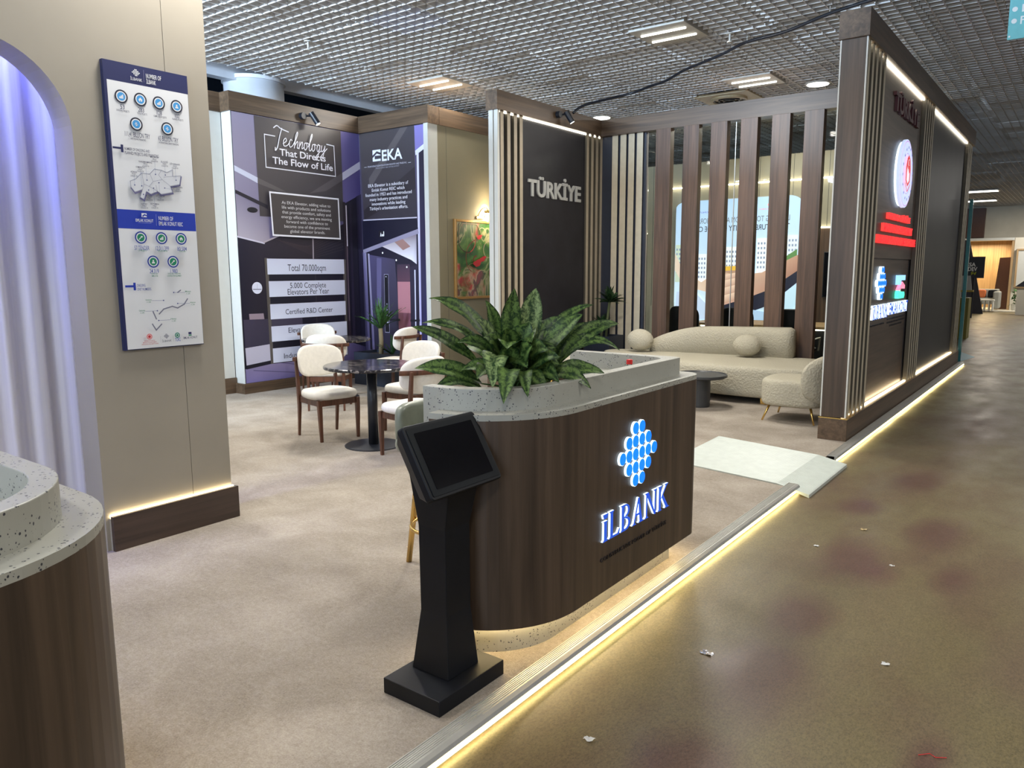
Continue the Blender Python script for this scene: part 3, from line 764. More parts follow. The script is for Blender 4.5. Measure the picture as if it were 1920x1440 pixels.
lb = [(2.275, 2.157, 'ADANA'), (2.314, 2.186, 'OSMANİYE'), (2.346, 2.218, 'KAHRAMANMARAŞ'), (2.401, 2.250, 'MALATYA'), (2.460, 2.230, 'ELAZIĞ'), (2.523, 2.224, 'DİYARBAKIR'), (2.532, 2.092, 'ŞANLIURFA'), (2.352, 2.029, 'KİLİS'), (2.418, 2.034, 'GAZİANTEP'), (2.320, 1.982, 'HATAY'), (2.381, 1.986, 'ADIYAMAN')]
dt = [(2.275, 2.091), (2.315, 2.089), (2.348, 2.124), (2.401, 2.161), (2.460, 2.163), (2.524, 2.139), (2.450, 2.088), (2.352, 2.069), (2.416, 2.115), (2.319, 2.042), (2.381, 2.082)]
for (u, v_, s_), (a, b_) in zip(lb, dt):
    P.line([(u, v_-.012), (a, b_)], .001, (90, 110, 160)); P.disc(a, b_, .0035, (30, 50, 120))
    w = .004*len(s_)*.62+.006; P.text(s_, u-w, u+w, v_+.002, v_+.011, DK, .01); P.text('4 PROJECT', u-.013, u+.013, v_-.009, v_-.001, DK, .005); P.text('5,2 BILLION TRY', u-.02, u+.02, v_-.02, v_-.012, DK, .005)
P.rect(2.298, 2.328, 1.914, 1.936, WHT); P.poly([(2.302, 1.922), (2.316, 1.932), (2.328, 1.926), (2.328, 1.919), (2.316, 1.923), (2.304, 1.914)], BL)
P.text('EMLAK KONUT', 2.262, 2.365, 1.887, 1.903, WHT, .01); P.line([(2.275, 1.881), (2.352, 1.881)], .0015, (150, 160, 220)); P.line([(2.384, 1.934), (2.382, 1.869)], .0012, (160, 170, 220))
P.text('NUMBER OF', 2.397, 2.487, 1.902, 1.924, WHT, .006); P.text('EMLAK KONUT REIC', 2.397, 2.545, 1.872, 1.894, WHT, .006)
for i, (u, v_) in enumerate([(2.284, 1.798), (2.407, 1.798), (2.528, 1.798), (2.346, 1.662), (2.467, 1.662)]): icon(u, v_, .035, (20, 54, 150), GR, (4, 0, 1, 2, 4)[i])
for s_, a, b_, v_ in (('57 TENDER', 2.241, 2.328, 1.738), ('12.011.399', 2.365, 2.446, 1.738), ('80.584', 2.498, 2.558, 1.738), ('24.319', 2.319, 2.374, 1.606), ('1.980', 2.445, 2.490, 1.606)): P.text(s_, a, b_, v_-.011, v_+.013, (34, 64, 160), .003)
for s_, a, b_, v_ in (('OF PROJECTS', 2.262, 2.310, 1.720), ('SQUARE METER', 2.378, 2.436, 1.720), ('TOTAL UNIT', 2.508, 2.550, 1.720), ('TOTAL DAILY', 2.327, 2.368, 1.588), ('EMPLOYEE', 2.330, 2.366, 1.575), ('TOTAL DAILY OPERATING', 2.427, 2.508, 1.588), ('CONSTRUCTION EQUIPMENT', 2.423, 2.512, 1.575)): P.text(s_, a, b_, v_, v_+.008, GR, .008)
P.rect(2.17, 2.219, 1.516, 1.528, BL); P.rect(2.217, 2.231, 1.499, 1.542, BL); P.text('ONGOING', 2.238, 2.287, 1.519, 1.534, (34, 64, 160), .004); P.text('UNIT NUMBERS', 2.238, 2.320, 1.497, 1.512, (34, 64, 160), .004)
SH = (118, 120, 140)
for l_ in ([(2.358, 1.358), (2.387, 1.385), (2.441, 1.399), (2.474, 1.388), (2.517, 1.409), (2.540, 1.440)], [(2.312, 1.300), (2.332, 1.264), (2.367, 1.297)], [(2.321, 1.372), (2.337, 1.330)], [(2.481, 1.481), (2.499, 1.493)]): P.line(l_, .007, SH)
for (a, b_, c, d, s_) in ((2.455, 1.481, 2.527, 1.480, 'Malatya'), (2.389, 1.436, 2.319, 1.437, 'Kahramanmaraş'), (2.475, 1.415, 2.552, 1.413, 'Adıyaman'), (2.346, 1.377, 2.275, 1.377, 'Gaziantep'), (2.350, 1.320, 2.422, 1.320, 'Hatay')):
    P.line([(a, b_), (c, d)], .0016, (80, 90, 150)); P.disc(a, b_, .004, (70, 80, 140)); k = .02 if c > a else -.02
    P.text(s_, c+k-.018, c+k+.018, d+.001, d+.010, GR, .006); P.text('11.293', c+k-.012, c+k+.012, d-.012, d-.004, GR, .006)
P.disc(2.287, 1.229, .017, (222, 120, 124)); P.disc(2.287, 1.229, .012, (230, 190, 190)); P.disc(2.287, 1.229, .008, (196, 40, 52))
for i, s_ in enumerate(('REPUBLIC OF TÜRKİYE', 'MINISTRY OF ENVIRONMENT', 'URBANIZATION AND CLIMATE CHANGE')): P.text(s_, 2.255-.009*i, 2.318+.01*i, 1.202-.0095*i, 1.208-.0095*i, (190, 40, 52), .006)
dotlogo(P, 2.389, 1.225, .0055, (30, 34, 84)); P.text('İLBANK', 2.360, 2.418, 1.191, 1.203, (50, 52, 84)); P.disc(2.457, 1.226, .016, (20, 130, 110)); P.disc(2.457, 1.226, .010, WHT); P.disc(2.457, 1.226, .007, GR)
P.text('TOKİ', 2.440, 2.475, 1.190, 1.210, (30, 80, 180), .01); P.rect(2.528, 2.548, 1.226, 1.240, (34, 40, 96)); P.rect(2.528, 2.548, 1.217, 1.224, GR); P.text('EMLAK KONUT', 2.494, 2.585, 1.200, 1.213, (34, 40, 96), .01)
for u in (2.351, 2.430, 2.484): P.line([(u, 1.227), (u, 1.190)], .0009, (150, 150, 160))
P.build('printed_sheet', INK, ip)

# wall with the grey name letters
wc = struct_root('wall_center')
MB().box(-6.27, -6.20, 7.88, 10.60, 0, ZB).build('wall_panel', M_WHITE, wc)
MB().box(-6.20, -6.185, 7.93, 10.6, ZP, ZB).build('wall_backing', M_DARKP, wc)
header(wc, -6.29, -6.105, 7.85, 10.62, 'y')
MB().box(-6.30, -6.11, 7.85, 10.5, 0, ZP).build('plinth', W_HY, wc)
MB().box(-6.185, -6.125, 7.88, 7.925, ZP, ZB).build('slat', M_WHITE, wc, bevel=.003)
for y in (8.00, 8.145, 8.29, 8.435-.02, 10.10, 10.235, 10.37, 10.50):
    MB().slat(-6.185, -6.145, y-.034, y+.034, ZP, ZB, 3).build('slat', [M_BEIGE, M_SLAT_SHADE], wc)
MB().box(-6.185, -6.172, 8.46, 10.06, ZP, ZB).build('dark_panel', M_DARKP, wc)
MB().box(-6.166, -6.154, 7.96, 10.58, ZB-.018, ZB-.004).build('led_strip', L_WHITE, wc)
tl = thing('letter_sign', 'silver grey TÜRKİYE letters on the dark panel beside the painting', 'sign', (-6.172, 9.25, 2.6))
letter_parts('TÜRKİYE', 8.59, 9.93, 2.60, 2.905, PX(-6.172), .02, [plain('letter_grey', (.42, .42, .40), .4)], tl, .025)

# back wall: pale slats, then walnut fins before the glass
wb = struct_root('wall_back')
header(wb, -6.105, -1.95, 10.42, 10.62, 'x')
MB().box(-6.18, -5.40, 10.53, 10.60, 0, ZB).build('wall_panel', M_NAVY, wb)
for x in (-5.905, -5.765, -5.628, -5.488):
    MB().slat(x-.050, x+.050, 10.495, 10.53, 0, ZB, 2).build('slat', [M_SLATE_L, M_NAVY], wb)  # slat sides coloured dark navy as painted shade
MB().box(-5.379, -5.375, 10.535, 10.545, 0, ZB).build('edge_strip', M_BEIGE, wb)
for (a, c) in ((-5.183, -4.953), (-4.756, -4.525), (-4.352, -4.118), (-3.929, -3.699), (-3.510, -3.273), (-3.093, -2.851), (-2.66, -2.42), (-2.24, -2.0)):
    MB().box(a, c, 10.40, 10.52, 0, ZB).build('slat', W_SLAT, wb, bevel=.003)
MB().box(-5.36, -1.95, 10.53, 10.60, 0, .10).build('sill', W_HX, wb)
wn = struct_root('window_1')
for (a, c) in ((-5.37, -4.055), (-4.045, -2.72), (-2.71, -1.96)):
    MB().box(a, c, 10.555, 10.565, .1, ZB).build('pane', GLASS, wn)
for x in (-4.05, -2.715): MB().box(x-.005, x+.005, 10.553, 10.567, .1, ZB).build('joint', M_ALU, wn)

# meeting room behind the glass
wm = struct_root('wall_meeting_room')
MB().box(-7.42, -1.95, 14.0, 14.15, 0, ZB).build('wall_panel', M_OLIVE, wm)
MB().box(-3.98, -1.95, 13.97, 14.0, .0, 2.30).build('wainscot', W_SLAT, wm)
for i in range(18): MB().box(-7.3+i*.3-.0025, -7.3+i*.3+.0025, 13.996, 14.0005, 2.3 if i > 10 else .1, ZB).build('joint', M_NAVY, wm)
MB().box(-6.9, -2.0, 13.94, 13.955, 3.14, 3.165).build('led_strip', L_WHITE, wm)
MB().box(-4.0, -2.0, 13.95, 13.966, 2.31, 2.33).build('led_strip', L_WHITE, wm)
MB().box(-7.0, -6.0, 13.93, 13.95, 0, .9).build('dado', M_OLIVE, wm)

# back-lit outward facing picture panel, seen from behind (writing reversed)
sp_ = thing('backlit_picture', 'backlit rounded picture panel with reversed writing and clasped hands behind the glass', 'screen', (-5.3, 13.9, 0))
MB().prism(rrect(-6.47, -4.10, .62, 2.90, .24), 13.90, 13.97, 'y').build('light_box', M_WHITE, sp_)
def lift(v):
    return .63+(v-.63)*.82/.52 if v < 1.15 else (v+.30 if v < 2.26 else 2.56+(v-2.26)*.33/.63)
rv = lambda u, v, w: (u, 13.898-w, lift(v))
P = Print(rv)
P.poly(rrect(-6.46, -4.11, .63, 2.89, .23), None, [(170, 200, 240) if i < 14 else (205, 225, 240) for i in range(28)])
class MirrorPrint:
    pass
def mtext(P, body, u0, u1, v0, v1, col, bold=0):
    vs, fs, nz = glyphs(body, bold)
    P.w += .0002; o = len(P.v)
    pts = fit(vs, u0, u1, v0, v1, P.mp, P.w); P.v += [(u0+u1-p[0], p[1], p[2]) for p in pts]
    P.f += [tuple(i+o for i in f) for f in fs]; P.c += [lin(col)]*len(vs)
mtext(P, 'LOOKING TO LIFE FROM A SAFER HORIZON', -6.20, -4.30, 2.16, 2.26, (96, 104, 120)); mtext(P, 'THE FUTURE IDENTITY OF WIDE CITIES', -6.20, -4.30, 2.01, 2.11, (60, 66, 84), .012)
mtext(P, 'EMLAK KONUT', -6.0, -5.55, 2.44, 2.50, (96, 110, 200), .01)
P.disc(-4.62, 2.62, .085, (232, 170, 178)); P.disc(-4.62, 2.62, .06, (226, 214, 224)); P.disc(-4.62, 2.62, .035, (220, 110, 122)); mtext(P, 'MINISTRY OF ENVIRONMENT', -4.86, -4.38, 2.46, 2.50, (214, 130, 142), .008)
BW = (226, 232, 240)
for (u0, u1, z1, c) in ((-6.45, -6.32, 1.78, (190, 204, 190)), (-6.10, -5.80, 1.60, BW), (-5.78, -5.62, 1.72, (206, 216, 228)), (-5.50, -5.10, 1.72, BW), (-5.08, -4.92, 1.6, (214, 190, 186)), (-4.86, -4.62, 1.86, BW), (-4.62, -4.44, 1.72, (222, 150, 156)), (-4.42, -4.14, 1.90, (212, 220, 232))):
    P.rect(u0, u1, 1.10, z1, c)
    n = int((u1-u0)/.055)
    for i in range(n):
        for k in range(6):
            zz = z1-.07-k*.085
            if zz > 1.12: P.rect(u0+.015+i*.055, u0+.043+i*.055, zz-.04, zz, (130, 146, 176))
P.poly([(-5.55, 1.36), (-5.0, 1.38), (-5.0, 1.28), (-5.55, 1.26)], (222, 178, 70)); P.poly([(-5.55, 1.28), (-5.0, 1.30), (-5.0, 1.16), (-5.55, 1.16)], (176, 140, 120)); P.poly([(-4.35, 1.52), (-4.14, 1.66), (-4.14, 1.45), (-4.33, 1.40)], (90, 130, 80))
SK = (208, 176, 158)
P.poly([(-6.45, 1.62), (-6.28, 1.30), (-5.90, 1.10), (-5.55, 1.28), (-5.20, 1.20), (-4.75, 1.25), (-4.12, 1.56), (-4.12, 1.28), (-4.60, 1.02), (-5.0, .92), (-5.35, .78), (-5.62, .80), (-5.75, .98), (-6.05, 1.02), (-6.30, 1.10), (-6.45, 1.30)], None,
       [(220, 200, 186), (216, 190, 172), (214, 186, 168), (200, 164, 146), (210, 180, 162), (196, 160, 142), (180, 140, 122), (160, 118, 104), (176, 138, 122), (190, 150, 134), (200, 150, 140), (210, 160, 146), (216, 188, 172), (220, 194, 178), (222, 200, 184), (222, 204, 190)])
for i in range(4):
    P.poly([(-5.52+.02*i, 1.20-.085*i), (-5.10+.02*i, 1.27-.085*i), (-5.04+.02*i, 1.22-.085*i), (-5.12, 1.17-.085*i), (-5.50+.02*i, 1.10-.085*i)], None, [(230, 204, 188), (222, 192, 176), (206, 164, 146), (186, 142, 126), (190, 150, 134)])
P.poly([(-5.5, .82), (-5.0, .92), (-4.6, 1.02), (-4.12, 1.28), (-4.12, 1.1), (-4.6, .84), (-5.0, .74), (-5.4, .70)], (34, 36, 54))
P.poly([(-4.5, .90), (-4.12, 1.08), (-4.12, .86), (-4.34, .64), (-4.6, .70)], (190, 220, 244)); P.poly([(-6.40, .98), (-6.05, 1.0), (-5.72, .80), (-5.80, .66), (-6.25, .64), (-6.42, .74)], (190, 206, 236)); P.poly([(-5.40, .72), (-5.05, .80), (-4.62, .76), (-4.7, .64), (-5.3, .64)], (170, 200, 235))
P.build('printed_film', ink('lit_film', 1.0, .5, .95), sp_)

# television, table and chairs in the meeting room
tv = thing('television', 'dark flat television on the wooden wall behind the glass', 'television', (-3.05, 13.95, 1.5))
MB().box(-3.70, -2.45, 13.92, 13.968, 1.12, 1.90).build('bezel', M_BLACK2, tv, bevel=.006)
MB().box(-3.685, -2.465, 13.914, 13.921, 1.135, 1.885).build('screen', M_SCREEN, tv)
mt = thing('meeting_table', 'wood topped meeting table with glowing edge behind the glass partition', 'table', (-3.9, 12.3, 0))
MB().prism(rrect(-5.2, -2.7, 11.75, 12.85, .1), .72, .755).build('tabletop', W_WARM, mt)
MB().prism(rrect(-4.9, -3.0, 12.0, 12.6, .05), 0, .70).build('pedestal', M_BLACK2, mt)
MB().box(-5.0, -2.9, 11.78, 11.79, .70, .716).build('led_strip', L_WHITE, mt)
def office_chair():
    r = thing('meeting_chair', 'x', 'chair', (0, 0, 0), 0.0001)
    MB().pad(sellipse(.25, .25, 4), .07, .03, lambda u, v, w: (u, v, .42+w)).build('seat', M_BLACK, r, smooth=True)
    MB().pad(sellipse(.25, .27, 4), .05, .024, lambda u, v, w: (-.24-w+.10*(u/.25)**2, u, .78+v)).build('backrest', M_BLACK, r, smooth=True)
    MB().tube([(0, 0, .03), (0, 0, .42)], .03).build('stem', M_ALU, r, smooth=True)
    MB().lathe((0, 0, 0), [(.001, 0), (.27, 0), (.27, .012), (.05, .035), (.001, .035)], 28).build('base', M_ALU, r)
    for s in (1, -1): MB().tube([(-.2, s*.27, .45), (-.18, s*.28, .63), (.15, s*.28, .63), (.16, s*.26, .44)], .013, 8).build('arm', M_ALU, r, smooth=True)
    return r
oc = office_chair(); oc.location = (-5.0, 11.3, 0); oc.rotation_euler = (0, 0, PI/2); oc['label'] = 'black meeting chair at the left end of the table behind the glass'; oc['group'] = 'meeting room chairs'
for (x, y, a, l) in ((-4.15, 11.3, PI/2, 'black meeting chair at the middle of the table behind the glass'), (-3.3, 11.25, PI/2, 'black meeting chair right of the table middle behind the glass'), (-2.45, 11.9, 2.6, 'black meeting chair behind the last walnut fin by the sign wall')):
    dup(oc, (x, y, 0), a, l, 'meeting room chairs')

# sign wall along the aisle
ws = struct_root('wall_sign')
YE, YF = 7.47, 15.12
MB().box(-1.945, -1.80, YE+.02, YF, 0, ZB).build('wall_core', W_COUNTER, ws)
MB().box(-1.935, -1.725, YE+.012, YE+.03, ZP+.012, ZB).build('end_panel', W_COUNTER, ws)
for x in (-1.945, -1.725): MB().box(x-.0, x+.012, YE+.008, YE+.032, ZP+.012, ZB).build('edge_strip', M_WHITE, ws)
MB().box(-1.955, -1.697, YE-.02, YF, ZB, ZT).build('header', W_HY, ws, bevel=.003)
MB().box(-1.955, -1.697, YE, YF, 0, ZP).build('plinth', W_HY, ws, bevel=.003)
MB().box(-1.957, -1.695, YE-.002, YE+.3, ZP, ZP+.008).build('brass_line', M_GOLD, ws)
MB().box(-1.80, -1.765, YE+.03, 8.40, ZP, ZB).build('slat_backing', M_DARKP, ws)
for y in (7.62, 7.78, 7.94, 8.10, 8.27, 10.60, 10.745, 10.89, 11.04, 11.18-.02, 14.62, 14.75, 14.88, 15.01):
    MB().slat(-1.775, -1.728, y-.036, y+.036, ZP, ZB, 3).build('slat', [M_SLATE_L, M_SLAT_SHADE], ws)
MB().box(-1.80, -1.770, 8.36, 10.55, 1.715, ZB).build('upper_panel', W_PANEL, ws)
MB().box(-1.80, -1.790, 8.36, 10.55, ZP, 1.715).build('lower_panel', W_PANEL, ws)
MB().box(-1.80, -1.785, 10.5, 11.3, ZP, ZB).build('slat_backing', M_DARKP, ws)
MB().box(-1.80, -1.772, 11.25, 14.55, ZP, ZB).build('dark_panel', plain('slate_laminate', (.020, .020, .023), .45, var=.2, sc=3, spec=.3), ws)
MB().box(-1.80, -1.785, 14.55, 15.1, ZP, ZB).build('slat_backing', M_DARKP, ws)
MB().box(-1.765, -1.748, YE+.06, 15.08, ZB-.017, ZB-.002).build('led_strip', L_WHITE, ws)
MB().box(-1.765, -1.742, YE+.06, 15.08, ZP+.001, ZP+.014).build('led_strip', L_WARM, ws)

t2 = thing('letter_sign', 'dark red TÜRKİYE letters high on the walnut sign wall by the aisle', 'sign', (-1.77, 9.6, 3.25))
letter_parts('TÜRKİYE', 8.93, 10.28, 3.225, 3.475, PX(-1.77), .03, [plain('letter_maroon', (.075, .012, .018), .4)], t2, .03)

em = thing('emblem_sign', 'round lit white emblem with red centre on the walnut sign wall', 'sign', (-1.77, 9.55, 2.64))
b = MB(); b.prism(arc(9.55, 2.64, .365, 0, 360, 48)[:-1], -1.745, -1.715, 'x'); b.build('light_disc', L_FACE, em)
MB().prism(arc(9.55, 2.64, .345, 0, 360, 40)[:-1], -1.77, -1.745, 'x').build('halo_back', L_HALO, em)
P = Print(PX(-1.715)); RD = (214, 24, 40)
def ringl(P, r, w, col, n=44): P.line([(9.55+r*math.cos(2*PI*i/n), 2.64+r*math.sin(2*PI*i/n)) for i in range(n+1)], w, col)
ringl(P, .345, .009, (190, 140, 200)); ringl(P, .215, .008, (170, 150, 214)); ringl(P, .19, .005, (200, 170, 214))
for i in range(16):
    a = 2*PI*i/16+.1; u, v_ = 9.55+.28*math.cos(a), 2.64+.28*math.sin(a)
    P.poly([(u+.022*math.cos(a+q*4*PI/5), v_+.022*math.sin(a+q*4*PI/5)) for q in range(5)], (70, 84, 160)); P.disc(u, v_, .011, (70, 84, 160), n=5)
sh = [(9.42, 2.70), (9.47, 2.80), (9.55, 2.84), (9.63, 2.80), (9.68, 2.70), (9.67, 2.56), (9.55, 2.50), (9.43, 2.56)]
P.poly(sh, RD); P.disc(9.565, 2.76, .035, (240, 240, 250)); P.disc(9.578, 2.76, .028, RD)
P.poly([(9.48, 2.68), (9.51, 2.72), (9.53, 2.66), (9.56, 2.70), (9.60, 2.64), (9.63, 2.66), (9.62, 2.57), (9.55, 2.535), (9.48, 2.57)], (236, 232, 244))
P.line([(9.42, 2.53), (9.55, 2.45), (9.68, 2.53)], .016, RD)
P.build('emblem_print', ink('emblem_film', 1, .4, .85), em)

mr = thing('letter_sign', 'three lines of glowing red lettering below the round emblem', 'sign', (-1.77, 9.5, 2.05))
L_REDB = glow('sign_red_edge', (1, .06, .05), .9)
for (s_, a, c, z0, z1) in (('REPUBLIC OF TÜRKİYE', 8.945, 10.15, 2.128, 2.214), ('MINISTRY OF ENVIRONMENT', 8.735, 10.33, 1.992, 2.078), ('URBANIZATION AND CLIMATE CHANGE', 8.465, 10.57, 1.866, 1.952)):
    vs, fs, nz = glyphs(s_, .035, .1); b = MB(); b.v = fit(vs, a, c, z0, z1, PX(-1.77), .0, .03); b.f = fs; b.m = [0 if abs(q) > .7 else 1 for q in nz]
    b.build('letter_row', [L_RED, L_REDB], mr)


# ---- bank logo: rows of round blue cells and flared serif capitals
def serif(word):
    gl = []; x = 0
    for ch in word:
        ps = []
        def q(*pts): ps.append([(px+x, py) for px, py in pts])
        if ch == 'İ':
            q((.07, .07), (.21, .07), (.21, .68), (.07, .68)); q((0, 0), (.28, 0), (.21, .07), (.07, .07)); q((.07, .68), (.21, .68), (.26, .74), (.02, .74)); q((.05, .84), (.23, .84), (.28, 1.0), (.0, 1.0)); w = .36
        elif ch == 'L':
            q((.07, .07), (.21, .07), (.21, .93), (.07, .93)); q((0, 0), (.58, 0), (.50, .07), (.07, .07)); q((.07, .93), (.21, .93), (.28, 1), (0, 1)); q((.50, .07), (.58, 0), (.64, .22), (.60, .22)); w = .68
        elif ch == 'B':
            q((.07, .07), (.21, .07), (.21, .93), (.07, .93)); q((0, 0), (.30, 0), (.30, .07), (.07, .07)); q((0, 1), (.07, .93), (.30, .93), (.30, 1))
            for (cy, ry, rx) in ((.755, .245, .25), (.26, .26, .31)):
                n = 7
                for i in range(n):
                    a0, a1 = -PI/2+PI*i/n, -PI/2+PI*(i+1)/n
                    o = lambda a, k: (.30+rx*math.cos(a)*(1 if k else .58), cy+ry*math.sin(a)*(1 if k else .72))
                    q(o(a0, 0), o(a0, 1), o(a1, 1), o(a1, 0))
            q((.21, .48), (.30, .48), (.30, .54), (.21, .54)); w = .70
        elif ch == 'A':
            q((.12, .05), (.18, .05), (.43, .86), (.40, 1.0)); q((.52, .05), (.68, .05), (.47, 1.0), (.40, 1.0)); q((.02, 0), (.30, 0), (.20, .06), (.11, .06)); q((.44, 0), (.80, 0), (.69, .06), (.52, .06)); q((.22, .32), (.56, .32), (.55, .40), (.25, .40)); w = .84
        elif ch == 'N':
            q((.10, .06), (.17, .06), (.17, .92), (.10, .92)); q((.10, .96), (.26, 1.0), (.76, .0), (.66, .02)); q((.69, .0), (.76, .0), (.76, .94), (.69, .94)); q((0, 0), (.28, 0), (.19, .06), (.08, .06)); q((.58, 1), (.86, 1), (.78, .94), (.67, .94)); q((0, 1), (.26, 1), (.20, .93), (.08, .93)); w = .92
        else:
            q((.07, .06), (.21, .06), (.21, .94), (.07, .94)); q((0, 0), (.29, 0), (.22, .06), (.06, .06)); q((0, 1), (.06, .94), (.22, .94), (.29, 1)); q((.21, .46), (.29, .52), (.63, .94), (.55, .94)); q((.27, .54), (.38, .60), (.74, .05), (.58, .05)); q((.46, 1), (.74, 1), (.64, .94), (.54, .94)); q((.52, 0), (.86, 0), (.74, .06), (.57, .06)); w = .86
        gl.append(ps); x += w
    return gl, x-.06


def serif_sign(parent, word, u0, u1, v0, v1, xp, depth, mats):
    gl, w = serif(word)
    for ps in gl:
        b = MB(); f = MB()
        for p in ps:
            pp = [(u0+a/w*(u1-u0), v0+c*(v1-v0)) for a, c in p]
            b.mi = 1; b.prism(pp, xp, xp+depth-.002, 'x'); b.mi = 0
            cu_, cv_ = sum(q[0] for q in pp)/len(pp), sum(q[1] for q in pp)/len(pp)
            b.prism(pp, xp+depth-.002, xp+depth, 'x')
        b.build('letter', mats, parent)


def dots_sign(parent, rows, r, xp, depth):
    for z, us in rows:
        for u in us:
            b = MB(); n = 20
            b.mi = 1; b.prism(arc(u, z, r, 0, 360, n)[:-1], xp, xp+depth, 'x'); b.mi = 0
            b.prism(arc(u, z, r*.92, 0, 360, n)[:-1], xp+depth, xp+depth+.002, 'x'); b.build('logo_cell', [L_BLUE, L_HALO], parent)


lg = thing('logo_sign', 'small lit blue İLBANK logo on the lower sign wall panel', 'sign', (-1.79, 8.93, 1.3))
dots_sign(lg, [(1.592, (8.895, 8.965)), (1.522, (8.825, 8.895, 8.965, 9.035)), (1.452, (8.755, 8.825, 8.895, 8.965, 9.035, 9.105)), (1.382, (8.825, 8.895, 8.965, 9.035)), (1.312, (8.895, 8.965))], .036, -1.79, .03)
serif_sign(lg, 'İLBANK', 8.585, 9.30, 1.075, 1.222, -1.79, .030, [L_BLUE2, L_HALO])
M_SUB = plain('sub_lettering', (.012, .010, .012), .4)
vs, fs, nz = glyphs('CONSTRUCTIVE POWER OF TÜRKİYE', 0, .1); b = MB(); b.v = fit(vs, 8.53, 9.28, 1.0, 1.022, PX(-1.79), 0, .008); b.f = fs; b.m = [0]*len(fs); b.build('lettering', M_SUB, lg, kind='stuff')
ek = thing('logo_sign', 'lit EMLAK KONUT logo in blue pink and green on the sign wall', 'sign', (-1.79, 9.96, 1.3))
letter_parts('EMLAK KONUT', 9.415, 10.485, 1.09, 1.225, PX(-1.79), .028, [L_BLUE2, L_HALO], ek, .03)
b = MB(); b.prism([(9.79, 1.42), (9.90, 1.42), (9.92, 1.47), (10.15, 1.47), (10.15, 1.53), (9.79, 1.53)], -1.79, -1.75, 'x'); b.build('blue_mark', [glow('mark_blue', (.30, .62, 1.0), 1.3)], ek)
b = MB(); b.prism([(9.82, 1.36), (9.99, 1.455), (10.15, 1.41), (10.15, 1.37), (9.99, 1.41), (9.86, 1.34)], -1.79, -1.75, 'x'); b.build('pink_roof', L_PINK, ek)
b = MB(); b.prism([(9.79, 1.275), (9.82, 1.26), (10.13, 1.26), (10.16, 1.30), (10.13, 1.335), (9.91, 1.335), (9.90, 1.36), (9.84, 1.36), (9.79, 1.33)], -1.79, -1.75, 'x'); b.build('green_mark', L_GREEN, ek)
for i, (a, c) in enumerate(((9.45, 10.45), (9.45, 10.45), (9.60, 10.3))):
    vs, fs, nz = glyphs('REAL ESTATE INVESTMENT COMPANY', 0, .1); b = MB(); b.v = fit(vs, a, c, 1.03-.04*i, 1.05-.04*i, PX(-1.79), 0, .006); b.f = fs; b.m = [0]*len(fs); b.build('lettering', M_SUB, ek, kind='stuff')

# ------------------------------------------------------------------ ceiling
CELL = .136; PAN = 5*CELL
ce = struct_root('ceiling')
MB().box(-9.35, 9, -6, 41, HC+.16, HC+.20).build('slab', M_PLEN, ce)
pm = MB(); d = .058; h = .0045
for i in range(5):
    a = (i+.5)*CELL-PAN/2
    for (x0, x1, y0, y1) in ((a-h, a+h, -PAN/2+.004, PAN/2-.004), (-PAN/2+.004, PAN/2-.004, a-h, a+h)):
        v8 = [(x0, y0, 0), (x1, y0, 0), (x1, y1, 0), (x0, y1, 0), (x0, y0, d), (x1, y0, d), (x1, y1, d), (x0, y1, d)]
        pm.add(v8, [(0, 1, 2, 3), (0, 4, 5, 1), (1, 5, 6, 2), (2, 6, 7, 3), (3, 7, 4, 0)])
pv, pf = pm.v, pm.f
X0, Y0 = -3.96, 8.2                     # a fitting sits in the middle of one panel
ROOF = [(385, 170), (427, 172), (670, 220), (803, 197), (912, 222), (913, 170), (935, 168), (1137, 230), (1573, 165), (1578, 25), (1641, 20), (1828, 265), (1840, 390), (1925, 388)]
def rooflim(u):
    if u < 380: return -999
    for (a, b_), (c, d_) in zip(ROOF, ROOF[1:]):
        if a <= u <= c: return b_+(d_-b_)*(u-a)/(c-a)
    return 388
def proj(x, y, z):
    p = Vector((x, y, z-CAMZ)); q = [RX[0][k]*p.x+RX[1][k]*p.y+RX[2][k]*p.z for k in range(3)]
    return (960+1430*q[0]/q[2], 720+1430*q[1]/q[2]) if q[2] > .1 else None
FIT = [(X0, Y0), (X0-PAN*5.22, Y0+.17), (X0, Y0+PAN*4)]
skip = {(0, 0), (0, 4), (-1, 5)}
cells = []
for i in range(-8, 18):
    for j in range(-14, 48):
        if (i, j) in skip: continue
        x, y = X0+i*PAN, Y0+j*PAN
        if x < -9.35+PAN/2 or y > 40.3: continue
        p = proj(x, y, HC); vis = False
        for dx in (-.5, .5):
            for dy in (-.5, .5):
                p = proj(x+dx*PAN, y+dy*PAN, HC)
                if p and 375 < p[0] < 1935 and -10 < p[1] < rooflim(p[0])-2: vis = True
        cells.append((0 if vis else 1, math.dist((x, y), (0, 0)), i, j))
cells.sort()
NEWP = (-3, -3)
pme = None; rest = MB(); n = 0
for vis, dd, i, j in cells:
    x, y = X0+i*PAN, Y0+j*PAN; dz = R0.uniform(-.006, .006)
    new = (i, j) == NEWP
    if not vis and n < 298:
        if pme is None:
            first = pm.build('ceiling_panel', M_GRID, ce); pme = first.data; o = first
        else:
            o = bpy.data.objects.new('ceiling_panel', pme); C.objects.link(o); o.parent = ce
        o.location = (x, y, HC+dz); n += 1
        o.rotation_euler = (R0.uniform(-.006, .006), R0.uniform(-.006, .006), 0)
        if new:
            o.data = pme.copy(); o.data.materials.clear(); o.data.materials.append(M_GRIDL); o['label'] = 'paler newer ceiling panel'
    else:
        rest.add([(a+x, b_+y, c+HC+dz) for a, b_, c in pv], pf)
rest.build('ceiling_grid', M_GRID, ce, kind='stuff')
